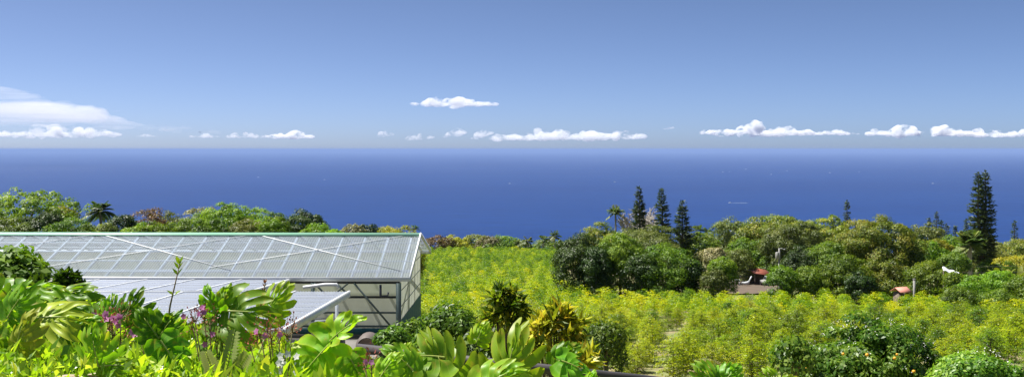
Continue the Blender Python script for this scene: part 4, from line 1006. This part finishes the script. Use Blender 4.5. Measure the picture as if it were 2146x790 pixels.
for me, mt in protos: mt.materials.append(M['bark'])
import copy
PM = []
for me, mt in protos:
    m2 = me.copy(); me.materials.append(M['coffee']); m2.materials.append(M['coffee_deep']); PM.append((me, m2, mt))
def clab(dd, px):
    if px < 1240: return ('coffee tree in the block right of the farm building gable', 'coffee trees right of the farm building')
    if px < 1560: return ('coffee tree in the thinly planted rows around the grassy strip below the dark grove', 'coffee trees around the grassy strip')
    return ('yellow green coffee tree in the dense right part of the field above the orange tree', 'coffee trees in the right part of the field')
NI = 300
for i, (dd, xx, px) in enumerate(spots[:NI]):
    lb, gr = clab(dd, px); k = int(rng.integers(0, 6)); me, m2, mt = PM[k]
    deep = rng.uniform() < .3
    t = empty('coffee_tree', (xx, dd, gz(dd)), rng.uniform(0, 6.28), lb, 'coffee tree', gr)
    s = rng.uniform(.56, .86) * float(np.interp(dd, [34, 46], [.8, 1])); 
    if 1280 < px < 1520 and 38 < dd < 80: s *= .88
    t.scale = (s * rng.uniform(.9, 1.12), s * rng.uniform(.9, 1.12), s)
    obj('crown', m2 if deep else me, None, t); obj('trunk', mt, None, t)
# the rest of the field as one mass
low = []
for k in range(5):
    r2 = np.random.default_rng(300 + k); a, b = coffee_mb(r2, h=2.2, r=.98, nbr=56, npair=9, ll=.16, lw=.08)
    low.append((np.concatenate(a.V), np.concatenate(a.F), np.concatenate(a.A)))
vv = []; ff = []; aa = []; off = 0
for (dd, xx, px) in spots[NI:]:
    V, Fq, A = low[int(rng.integers(0, 5))]; an = rng.uniform(0, 6.28); s = rng.uniform(.58, .9); c, sn = math.cos(an), math.sin(an)
    R = np.array([[c, -sn, 0], [sn, c, 0], [0, 0, 1]]) * s
    vv.append(V @ R.T + np.array([xx, dd, gz(dd)])); ff.append(Fq + off); off += len(V)
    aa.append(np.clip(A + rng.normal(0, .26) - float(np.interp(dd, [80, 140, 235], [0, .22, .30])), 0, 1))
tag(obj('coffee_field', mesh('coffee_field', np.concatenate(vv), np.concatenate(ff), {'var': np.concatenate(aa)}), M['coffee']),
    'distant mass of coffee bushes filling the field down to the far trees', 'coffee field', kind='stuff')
print('coffee', len(spots))

# ================================================================ GARDEN SHRUBS
def rosette_shrub(name, px, D, pw, ytop, mat, label, seed, nros=60, per=14, ll=.2, lw=.05, depth=.9, cat='shrub', group=None, zmin=-.3, fill=None):
    rng = np.random.default_rng(seed); loc = on(px, D); s = D / F; w = pw * s / 2; h = -(ytop - HY) * s - loc.z
    t = empty(name, loc, 0, label, cat, group); mb = MB(); tb = MB()
    rz = min(h * .55, w * 1.3); cz = h - rz
    f = lump_fn(rng, amp=.2); d = sph(rng, nros, zmin); rr = f(d) * rng.uniform(.6, 1, nros)
    C = d * rr[:, None] * np.array([w, w * depth, rz]) + np.array([0, 0, cz])
    for c, dd in zip(C, d):
        ax = nrm(dd + np.array([0, 0, .7]))
        q = nrm(sph(rng, per) * .9 + ax * .75)
        vb = rng.uniform(-.3, .3)
        leaves(mb, c + q * .02, q + np.array([0, 0, -.05]), ax + rng.normal(0, .3, (per, 3)), ll * rng.uniform(.6, 1.2, per), lw * rng.uniform(.8, 1.3, per), np.clip(rng.beta(1.4, 1.6, per) + vb, 0, 1), .2)
        if rng.uniform() < .5: tb.tube([(0, 0, .1), tuple(c * np.array([.5, .5, .55])), tuple(c)], [.03, .02, .007], 4, False)
    tb.tube([(0, 0, -.3), (0, 0, cz * .8)], [.06, .04], 6)
    mb.build('foliage', M[mat], t); tb.build('stem', M['bark'], t, True)
    return t
rosette_shrub('croton_shrub', 1060, 15.5, 88, 606, 'croton_green', 'green and yellow croton shrub standing farther up, left of the all yellow one', 400, nros=70, per=14, ll=.2, lw=.055, group='croton shrubs')
rosette_shrub('croton_shrub', 1165, 12.5, 102, 654, 'croton', 'bright yellow croton shrub in the middle of the garden edge', 401, nros=58, per=13, ll=.22, lw=.05, group='croton shrubs')
rosette_shrub('croton_shrub', 1220, 11.5, 46, 738, 'croton', 'small yellow orange croton at the right foot of the bright yellow one', 402, nros=16, per=12, ll=.18, lw=.045, group='croton shrubs')
bt('shrub', 870, 30, 120, 668, M['shrub'], 'glossy green shrub against the teal wall corner', 410, cat='shrub', ll=.15, lw=.07, cr=.3, group='glossy shrubs beside the farm building')
bt('shrub', 822, 29, 60, 684, M['shrub'], 'small glossy green shrub left of the one at the teal wall corner', 411, cat='shrub', ll=.14, lw=.065, cr=.25, group='glossy shrubs beside the farm building')
bt('shrub', 945, 27, 120, 636, M['shrub'], 'tallest dark glossy shrub between the building and the croton shrubs', 412, cat='shrub', ll=.16, lw=.07, cr=.3, group='glossy shrubs beside the farm building')
bt('shrub', 900, 24, 110, 700, M['shrub'], 'low wide dark shrub below the tallest glossy one', 413, cat='shrub', ll=.13, lw=.06, cr=.25, group='glossy shrubs beside the farm building')
bt('shrub', 1010, 22, 100, 690, M['shrub'], 'dark shrub between the two big croton shrubs', 414, cat='shrub', ll=.13, lw=.06, cr=.25)
bt('shrub', 1270, 26, 90, 672, M['mid'], 'upright airy green shrub right of the bright yellow croton', 415, cat='shrub', ll=.12, lw=.05, cr=.25, sparse=.1, dens=.6)
# citrus
def citrus(px, D, pw, ytop, label, seed, fruits, group):
    t = bt('orange_tree', px, D, pw, ytop, M['citrus'], label, seed, cat='orange tree', ll=.08, lw=.04, cr=.25, group=group, zmin=-.7, amp=.2, dens=.9, tip=.8, per=190)
    rng = np.random.default_rng(seed + 1)
    for (fx, fy, r) in fruits:
        s = D / F; w = pw * s / 2
        rx = (fx - px) * s; yy = -math.sqrt(max(0.05, 1 - (rx / w) ** 2)) * w * .93
        p = P(fx, fy, D + yy) - Vector(t.location)
        mb = MB(); mb.sphere((0, 0, 0), r, 12, 8, (1, 1, .95)); o = mb.build('orange', M['orange'], t, True); o.location = p
    # blossoms
    mb = MB(); n = 190; d = sph(rng, n, -.2); s = D / F; w = pw * s / 2; h = -(ytop - HY) * s - t.location.z; rz = h * .86 / 1.7; cz = h - rz
    C = d * rng.uniform(.93, 1.06, n)[:, None] * np.array([w * .95, w * .95, rz]) + np.array([0, 0, cz])
    C = np.repeat(C, 3, 0) + rng.normal(0, .02, (3 * n, 3))
    leaves(mb, C, rng.normal(0, 1, C.shape), nrm(np.repeat(d, 3, 0)) + rng.normal(0, .3, C.shape), .026, .017, rng.uniform(0, 1, 3 * n))
    o = mb.build('blossoms', M['whitef'], t); o['kind'] = 'stuff'
    return t
citrus(1828, 16, 330, 662, 'largest orange tree with white blossoms and ripe fruit at the bottom right', 420, [(1817, 743, .027), (1875, 750, .026), (1915, 778, .029), (1767, 741, .022), (1662, 766, .02), (1691, 772, .028), (1880, 742, .02)], 'orange trees in the garden')
citrus(2055, 14.5, 215, 731, 'lower orange tree without visible fruit at the bottom right corner', 421, [], 'orange trees in the garden')
bt('shrub', 1665, 15, 50, 742, M['citrus'], 'small leafy shrub at the left foot of the largest orange tree', 422, cat='shrub', ll=.09, lw=.045, cr=.2)
# left edge shrubs
bt('shrub', 8, 11.5, 110, 540, M['bright'], 'bright green shrub at the left edge before the roof', 430, cat='shrub', ll=.10, lw=.045, cr=.2)
bt('shrub', 30, 9.5, 70, 575, M['shrub'], 'dark green shrub just below the bright one at the left edge', 431, cat='shrub', ll=.09, lw=.05, cr=.16)
rosette_shrub('shrub', 140, 9, 66, 572, 'shrub', 'dark upright shrub reaching over the canopy at left', 432, nros=70, per=14, ll=.07, lw=.035)
rosette_shrub('shrub', 178, 8, 60, 620, 'cover', 'pale leafed shrub right of the dark upright shrub', 433, nros=60, per=14, ll=.07, lw=.03)

# ================================================================ BANK AND UNDERGROWTH
def ytop_near(px): return np.interp(px, [-300, 0, 150, 300, 450, 600, 760, 900, 1000], [640, 665, 690, 712, 735, 745, 785, 830, 880])
def ytop_far(px): return np.interp(px, [-300, 0, 150, 300, 450, 600, 760, 900, 1000], [590, 605, 632, 655, 690, 715, 760, 800, 850])
def bank_z(px, D):
    f_ = np.clip((D - 3.2) / 4.8, 0, 1); y = ytop_near(px) * (1 - f_) + ytop_far(px) * f_
    return -(y - HY) / F * D - .13
V = []; nI, nJ = 60, 26
for j in range(nJ + 1):
    D = 2.2 + 8.2 * j / nJ
    for i in range(nI + 1):
        px = -450 + 1600 * i / nI; z = float(bank_z(px, D)) - .34
        if D > 8: z -= (D - 8) * .9
        if px > 900: z -= (px - 900) / F * D * 2.2
        z = max(z, gz(D) - .05) ; V.append(((px - CX) / F * D, D, z))
Fq = []
for j in range(nJ):
    for i in range(nI):
        a = j * (nI + 1) + i; Fq.append((a, a + 1, a + nI + 2, a + nI + 1))
tag(obj('bank', mesh('bank', V, Fq, smooth=True), solid('leaf_litter', (.07, .075, .03), .95, c2=(.12, .10, .05), scale=6, bump=.5)), kind='structure')
rng = np.random.default_rng(21); mb = MB(); sb = MB()
for k in range(4600):
    px = rng.uniform(-380, 900); D = 2.9 + 5.6 * rng.uniform() ** .8
    z = float(bank_z(px, D)) + rng.uniform(-.16, .03) ; c = np.array([(px - CX) / F * D, D, z])
    kind_ = rng.uniform(); n = 26
    if kind_ < .75:
        ax = np.array([rng.normal(0, .3), rng.normal(0, .3), 1.0]); q = nrm(sph(rng, n) * .9 + ax * .6)
        L_ = rng.uniform(.018, .030) * (D - 1.0) * rng.uniform(.5, 1)
        pt = c + q * rng.uniform(.01, .09, n)[:, None] + np.array([0, 0, -.04])
        leaves(mb, pt, q + rng.normal(0, .3, q.shape), ax + rng.normal(0, .5, q.shape), L_ * rng.uniform(.7, 1.2, n), L_ * rng.uniform(.3, .55, n), np.clip(rng.beta(2, 2.2, n) + rng.uniform(-.3, .3), 0, 1), .2)
    else:
        # grassy / lanceolate sprays
        q = nrm(sph(rng, n, .1) + np.array([0, 0, .5])); L_ = rng.uniform(.06, .13)
        leaves(mb, np.repeat(c[None], n, 0) + rng.normal(0, .03, (n, 3)) + np.array([0, 0, -.08]), q, rng.normal(0, 1, q.shape), L_ * rng.uniform(.6, 1.2, n), L_ * .14, np.clip(rng.beta(2, 1.6, n), 0, 1), .1)
tag(mb.build('undergrowth', M['cover']), 'tangled yellow green undergrowth covering the garden bank at lower left', 'undergrowth', kind='stuff')

# ================================================================ MONSTERA
def blade_mb(rng, L_=.5, Wf=.85, nl=6, slit=.6, droop=.9, cup=.25, bend=.5, curl=.5, fold=.0):
    mb_V = []; mb_F = []; var = []; vein = []; off = 0
    US = np.array([-1, -.62, -.14, 0, .14, .62, 1]); nt_ = 11; TS = np.linspace(0, 1, nt_)
    for side in (-1, 1):
        cuts = np.linspace(0, 1, nl + 1)
        for i in range(nl):
            sc = (cuts[i] + cuts[i + 1]) / 2; hs = (cuts[i + 1] - cuts[i]) / 2
            cz_ = rng.normal(0, curl); v0 = rng.uniform(-.08, .08); st = slit * rng.uniform(.8, 1.25)
            for t_ in TS:
                if t_ < st: g_ = 1.02
                else:
                    q = (t_ - st) / (1 - st); g_ = (1 - .15 * min(1, q * 1.3) ** .9)
                    if q > .5: g_ *= math.sqrt(max(0.0, 1 - ((q - .5) / .52) ** 2))
                for u in US:
                    s = sc + u * hs * g_
                    aa_ = np.interp(s, [0, .15, .4, .7, 1], [158, 112, 78, 48, 6])
                    ar = math.radians(aa_ - 26 * t_)
                    r = L_ * Wf * np.interp(s, [0, .12, .35, .7, 1], [.50, .66, .72, .58, .42])
                    my = L_ * .62 * s
                    x = side * t_ * r * math.sin(ar); y = my + t_ * r * math.cos(ar)
                    z = -droop * (t_ * r) ** 2 / L_ * .8 + cup * abs(x) * .6 - bend * (max(0, y) ** 2) / L_ * .5
                    z -= .006 * (1 - u * u) * min(1, t_ * 3) * L_ / .3
                    z += cz_ * t_ * t_ * L_ * .20 + .006 * math.sin(t_ * 8 + i * 2)
                    mb_V.append((x, y, z)); var.append(.45 + v0 + .12 * (t_ - .5) + .28 * max(abs(u) ** 3 * (t_ > .3), t_ ** 8)); vein.append(max(0., 1 - abs(u) * 3.0) * (1 - .5 * t_) )
            for a in range(nt_ - 1):
                for b in range(6):
                    p = off + a * 7 + b; q4 = (p, p + 1, p + 8, p + 7)
                    mb_F.append(q4 if side > 0 else q4[::-1])
            off += nt_ * 7
    # midrib ridge
    return np.array(mb_V), np.array(mb_F), np.array(var), np.array(vein)
def mon_leaf(parent, root, px, py, D, ang, lpx, seed, tilt=.2, nz=.55, nc=.8, mat='monstera', nl=6, Wf=.9, **kw):
    rng = np.random.default_rng(seed)
    B = P(px, py, D); L_ = lpx / F * D / 1.0
    a = rad(ang); d = Vector((math.cos(a), -tilt, math.sin(a))).normalized()
    n = Vector((rng.normal(0, .12), -nc, nz)); n = (n - d * n.dot(d)).normalized(); x = d.cross(n)
    V, Fq, var, vein = blade_mb(rng, L_, Wf, nl, **kw)
    var = np.clip(var + rng.uniform(-.12, .28), 0, 1)
    me = mesh('blade', V, Fq, {'var': var, 'vein': vein}, True)
    o = obj('leaf', me, M[mat], parent)
    Mx = Matrix(((x.x, d.x, n.x, B.x), (x.y, d.y, n.y, B.y), (x.z, d.z, n.z, B.z), (0, 0, 0, 1)))
    ML = Matrix.Translation(-Vector(parent.location)) @ Mx; o.matrix_basis = ML
    # midrib and petiole, modelled in the plant's frame, parented to the leaf
    inv = ML.inverted()
    rt = Vector(root) - Vector(parent.location); bb = B - Vector(parent.location)
    md = rt.lerp(bb, .55) + Vector((0, .03, .05))
    pm = MB(); pts = [rt, md, bb - n * .03 - Vector((0, 0, .05)), bb]
    cv = [pts[0], pts[0].lerp(pts[1], .5), pts[1], pts[1].lerp(pts[2], .5) , pts[2], pts[3]]
    rr = .0075 * (L_ / .3) ** .7
    pm.tube([inv @ p for p in cv], [rr * 1.5, rr * 1.3, rr * 1.15, rr, rr, rr * 1.2], 8)
    pm.build('petiole', M['petiole'], o, True)
    mr_ = MB(); rib = []
    for s in np.linspace(0, .98, 8):
        y = L_ * .62 * s + (0 if s < .9 else .0); rib.append((0, y, .008 - kw.get('bend', .5) * y * y / L_ * .5))
    mr_.tube(rib, [rr * .8 * (1 - .8 * k / 7) for k in range(8)], 6); mr_.build('midrib', MATS.get('rib') or MATS.setdefault('rib', solid('pale_rib', (.36, .42, .10), .4)), o, True)
    return o
def mp(px, D, label, specs, seed):
    # spec: px, py, D, angle, length px, options
    z = (float(bank_z(px, D)) - .45) if px < 900 else -1.7
    loc = Vector(((px - CX) / F * D, D, z)); t = empty('monstera_plant', loc, 0, label, 'split leaf plant', 'split leaf plants on the garden bank')
    for k, (x, y, d_, ang, lp, kw) in enumerate(specs):
        rt = loc + Vector((.05 * math.cos(k * 2.1), .05 * math.sin(k * 2.1), 0))
        mon_leaf(t, rt, x, y, d_, ang, lp, seed + k, **kw)
mp(690, 4.4, 'split leaf plant with one big backlit leaf rising in front of the water tank', [
    (690, 722, 4.5, 226, 112, dict(nz=.45, nc=.85, droop=.5, cup=0, bend=.4, slit=.5)),
    (694, 716, 4.5, 47, 97, dict(nz=.8, nc=.45, cup=.9, droop=.2, curl=.2, Wf=.75)),
    (735, 752, 4.3, -58, 66, dict(nz=.4, nc=.9)), ], 500)
mp(455, 4.4, 'split leaf plant with a stout dark green stalk and wide leaf reaching right', [
    (456, 654, 4.5, 5, 128, dict(nz=.6, nc=.75, droop=.5, bend=.5, slit=.35)),
    (452, 652, 4.48, 112, 64, dict(nz=.3, nc=.9, cup=.8, curl=.6, Wf=.7)),
    (462, 650, 4.52, 70, 69, dict(nz=.4, nc=.8, cup=.6, curl=.6, Wf=.6)),
    (560, 655, 5.3, 62, 75, dict(nz=.6, nc=.7))], 510)
mp(330, 4.0, 'split leaf plant with curled folded leaves at its stalk top beside the pink flowers', [
    (333, 708, 4.0, 122, 86, dict(nz=.4, nc=.8, cup=.8, curl=.4, Wf=.7)),
    (336, 708, 4.0, 60, 75, dict(nz=.5, nc=.8, cup=.5, curl=.6, Wf=.65)),
    (338, 714, 3.9, -52, 107, dict(nz=.4, nc=.85, Wf=.6, curl=.2)),
    (265, 674, 5.2, 75, 72, dict(nz=.7, nc=.6))], 520)
mp(50, 4.0, 'split leaf plant with broad leaves at the far left edge', [
    (42, 612, 4.4, 20, 98, dict(nz=.9, nc=.35, slit=.55)),
    (25, 610, 4.4, 165, 90, dict(nz=.9, nc=.4, slit=.55)),
    (20, 665, 3.9, 60, 90, dict(nz=.6, nc=.7)),
    (25, 700, 3.6, -80, 98, dict(nz=.4, nc=.8)),
    (-20, 640, 4.0, 100, 82, dict(nz=.5, nc=.8))], 530)
mp(110, 3.9, 'split leaf plant with a pale yellowish fanned leaf near the left edge', [
    (62, 672, 3.9, 12, 135, dict(nz=.75, nc=.6, mat='monstera_y', slit=.3, nl=8)),
    (110, 630, 4.6, 25, 98, dict(nz=.8, nc=.5)),
    (40, 730, 3.3, 80, 82, dict(nz=.6, nc=.7, mat='monstera_y')),
    (120, 640, 4.9, 150, 74, dict(nz=.8, nc=.5))], 540)
mp(210, 3.4, 'split leaf plant with a low pale leaf above the dry dead leaf', [
    (208, 765, 3.2, 100, 89, dict(nz=.6, nc=.75, slit=.3, nl=7)),
    (212, 770, 3.2, 10, 90, dict(nz=.7, nc=.6, Wf=.6)),
    (150, 700, 3.9, 40, 66, dict(nz=.7, nc=.6))], 550)
mp(215, 5.6, 'split leaf plant with bluish upright lobes near the canopy and pink flowers', [
    (232, 672, 5.6, 85, 54, dict(nz=.3, nc=.9, slit=.2)),
    (205, 680, 5.6, 130, 58, dict(nz=.5, nc=.8)),
    (170, 660, 5.8, 40, 58, dict(nz=.8, nc=.5)),
    (275, 688, 5.5, 95, 51, dict(nz=.4, nc=.9))], 560)
mp(1010, 3.7, 'largest split leaf plant, fanning glossy leaves at the bottom centre', [
    (1062, 800, 3.8, 82, 122, dict(nz=.6, nc=.7, slit=.45, droop=.6)),
    (950, 818, 3.6, 112, 132, dict(nz=.65, nc=.65, slit=.35)),
    (1010, 812, 3.4, 35, 102, dict(nz=.7, nc=.6, slit=.5)),
    (1168, 762, 3.8, 50, 60, dict(nz=.6, nc=.7, cup=.7)),
    (1176, 758, 3.7, -15, 75, dict(nz=.8, nc=.5)),
    (1000, 716, 4.6, 70, 45, dict(nz=.5, nc=.8))], 570)
mp(860, 3.5, 'low split leaf plant left of the largest one, with a long leaf lying leftwards', [
    (930, 752, 3.6, 168, 116, dict(nz=.85, nc=.45, slit=.5)),
    (862, 775, 3.5, 130, 75, dict(nz=.6, nc=.7)),
    (845, 752, 4.3, 80, 35, dict(nz=.6, nc=.7)),
    (905, 752, 3.95, 97, 41, dict(nz=.2, nc=.9, mat='monstera_y', Wf=.4, cup=1.5)),
    (800, 790, 3.3, 60, 61, dict(nz=.6, nc=.7))], 580)
mp(1500, 3.3, 'split leaf plant whose leaf tips just enter the bottom edge right of centre', [
    (1500, 806, 3.3, 130, 61, dict(nz=.5, nc=.8)), (1510, 806, 3.3, 50, 58, dict(nz=.5, nc=.8))], 590)
mp(1625, 3.3, 'split leaf plant with rounded leaf tips at the bottom edge beside the orange tree', [
    (1625, 818, 3.3, 105, 51, dict(nz=.5, nc=.8)), (1635, 818, 3.3, 40, 48, dict(nz=.5, nc=.8))], 595)
mp(1240, 3.5, 'split leaf plant showing one small leaf tip at the bottom edge before the dark rail', [
    (1236, 806, 3.5, 75, 31, dict(nz=.5, nc=.8))], 598)

# ================================================================ FLOWERS, FERN, SPRIG
def flower_plant(px, D, tips, label, seed, petal='pink', buds=True, cat='flowering plant'):
    rng = np.random.default_rng(seed); z = float(bank_z(px, D)) - .4
    loc = Vector(((px - CX) / F * D, D, z)); t = empty('flowering_plant', loc, 0, label, cat, 'flowering plants on the garden bank')
    st = MB(); bd = MB(); lf = MB()
    for (fx, fy, nf) in tips:
        e = P(fx, fy, D) - loc; st.tube([(0, 0, 0), tuple(e * .5 + Vector((.02, 0, .05))), tuple(e - Vector((0, 0, .015)))], [.006, .004, .002], 5)
        n = 10; q = sph(rng, n); u = rng.uniform(.3, .85, n)[:, None]; c = np.array(tuple(e)) * u + np.array([0, 0, .03])
        leaves(lf, c, q + np.array([0, 0, .3]), np.array([0, -.4, 1]) + rng.normal(0, .4, q.shape), .07, .028, rng.uniform(.2, .8, n))
        if buds:
            n = 34; q = sph(rng, n); c = np.array(tuple(e)) + q * rng.uniform(.01, .055, n)[:, None]
            leaves(bd, c, q + np.array([0, 0, .6]), rng.normal(0, 1, q.shape), .014, .007, rng.uniform(0, 1, n))
            for k in range(10): st.tube([tuple(e - Vector((0, 0, .03))), tuple(c[k])], [.0018, .001], 3, False)
        for k in range(nf):
            c = e + Vector((rng.normal(0, .026), -abs(rng.normal(0, .02)) - .02, rng.normal(0, .02))); fb = MB()
            nn = Vector((rng.normal(0, .4), -1, rng.uniform(0, .9))).normalized(); ax = nn.cross(Vector((0, 0, 1))).normalized(); ay = nn.cross(ax)
            for j in range(5):
                a = j * 1.2566; d = ax * math.cos(a) + ay * math.sin(a)
                leaves(fb, np.array([tuple(c)]), np.array([tuple(d + nn * .25)]), np.array([tuple(nn)]), .016, .014, rng.uniform(0, 1), .1)
            fb.build('flower', M[petal], t)
    st.build('stem', M['stem'], t, True); lf.build('foliage', M['cover'], t)
    if buds: bd.build('buds', M['redbud'], t)['kind'] = 'stuff'
flower_plant(235, 4.3, [(210, 668, 3), (228, 676, 3), (252, 654, 3), (240, 690, 1), (232, 662, 1), (262, 706, 1)], 'pink flowered plant, brightest blooms at left of the curled split leaves', 600)
flower_plant(430, 4.4, [(408, 660, 2), (428, 655, 2), (456, 706, 2), (405, 680, 0), (440, 668, 0)], 'pink flowered plant beside the stout dark green stalk', 610)
flower_plant(570, 4.2, [(568, 700, 2), (545, 690, 0), (600, 690, 0), (585, 705, 1), (525, 720, 0), (560, 680, 0), (612, 682, 0)], 'plant with sprays of red buds and few pink blooms left of the big backlit leaf', 620)
flower_plant(330, 4.2, [(310, 700, 0), (290, 690, 1), (365, 700, 0), (360, 730, 0), (318, 715, 1)], 'plant with reddish buds around the curled split leaves', 630)
flower_plant(765, 4.2, [(766, 757, 2), (778, 748, 0)], 'small pink bloom at the bottom before the barrel', 640)
flower_plant(598, 3.8, [(585, 748, 2), (600, 760, 3), (615, 768, 2), (578, 778, 2), (608, 780, 2)], 'white flowered plant at the lower left of the big backlit leaf', 650, petal='whitef', buds=False)
# tall sprigs
def sprig(px, D, y0, y1, x1, label, seed, red=False):
    rng = np.random.default_rng(seed); loc = P(px, y0, D); t = empty('sprig', loc, 0, label, 'plant'); e = P(x1, y1, D) - loc
    st = MB(); st.tube([(0, 0, 0), tuple(e * .5 + Vector((-.01, 0, 0))), tuple(e)], [.005, .004, .002], 6); st.build('stem', M['stem'], t, True)
    lf = MB()
    for u in (.35, .62, .86, .93, .98, 1.0):
        for sg in (-1, 1):
            c = np.array([tuple(e * u)]); leaves(lf, c, np.array([[sg * 1.0 * (1.4 - u), -.2, .35 + u * .7]]), np.array([[0, -.5, 1.0]]), .042 if not red else .02, .017 if not red else .01, rng.uniform(.3, .8))
    lf.build('foliage', M['redbud'] if red else M['cover'], t)
sprig(345, 4.5, 730, 552, 377, 'tall thin sprig with small leaves standing before the roof and canopy', 660)
sprig(538, 4.6, 720, 592, 556, 'thin red budded sprig standing before the canopy', 661, True)
# pale fern
t = empty('fern', P(470, 800, 3.9), 0, 'pale cream green fern frond below the wide leaf', 'fern')
for (x1, y1, x2, y2) in ((470, 800, 492, 690), (455, 800, 430, 735), (480, 800, 520, 740)):
    a = P(x1, y1, 3.9) - Vector(t.location); b = P(x2, y2, 3.85) - Vector(t.location); mb = MB(); n = 13
    for k in range(n):
        u = .12 + .86 * k / n; c = a.lerp(b, u)
        for sg in (-1, 1):
            dr = (b - a).normalized(); sdv = dr.cross(Vector((0, 1, 0))).normalized() * sg
            leaves(mb, np.array([tuple(c)]), np.array([tuple(sdv + dr * .6)]), np.array([[0, -1, .6]]), .055 * (1 - .55 * u), .018, .5)
    mb.tube([a, b], [.003, .0015], 5); mb.build('frond', M['fern'], t)
# dry leaf
t = empty('dead_leaf', P(175, 785, 3.2), 0, 'dry crumpled grey brown dead leaf lying at the bottom left', 'dead leaf')
mb = MB(); rng = np.random.default_rng(9)
for k in range(9):
    a = rng.uniform(.1, 3.0); strip_leaf(mb, (rng.normal(0, .01), 0, .0), (math.cos(a), -.5, .25 * math.sin(a)), (0, -.3, 1), rng.uniform(.08, .13), .022, rng.uniform(.1, .4), rng.uniform(0, 1), 6)
mb.build('blade', M['dry'], t, True)
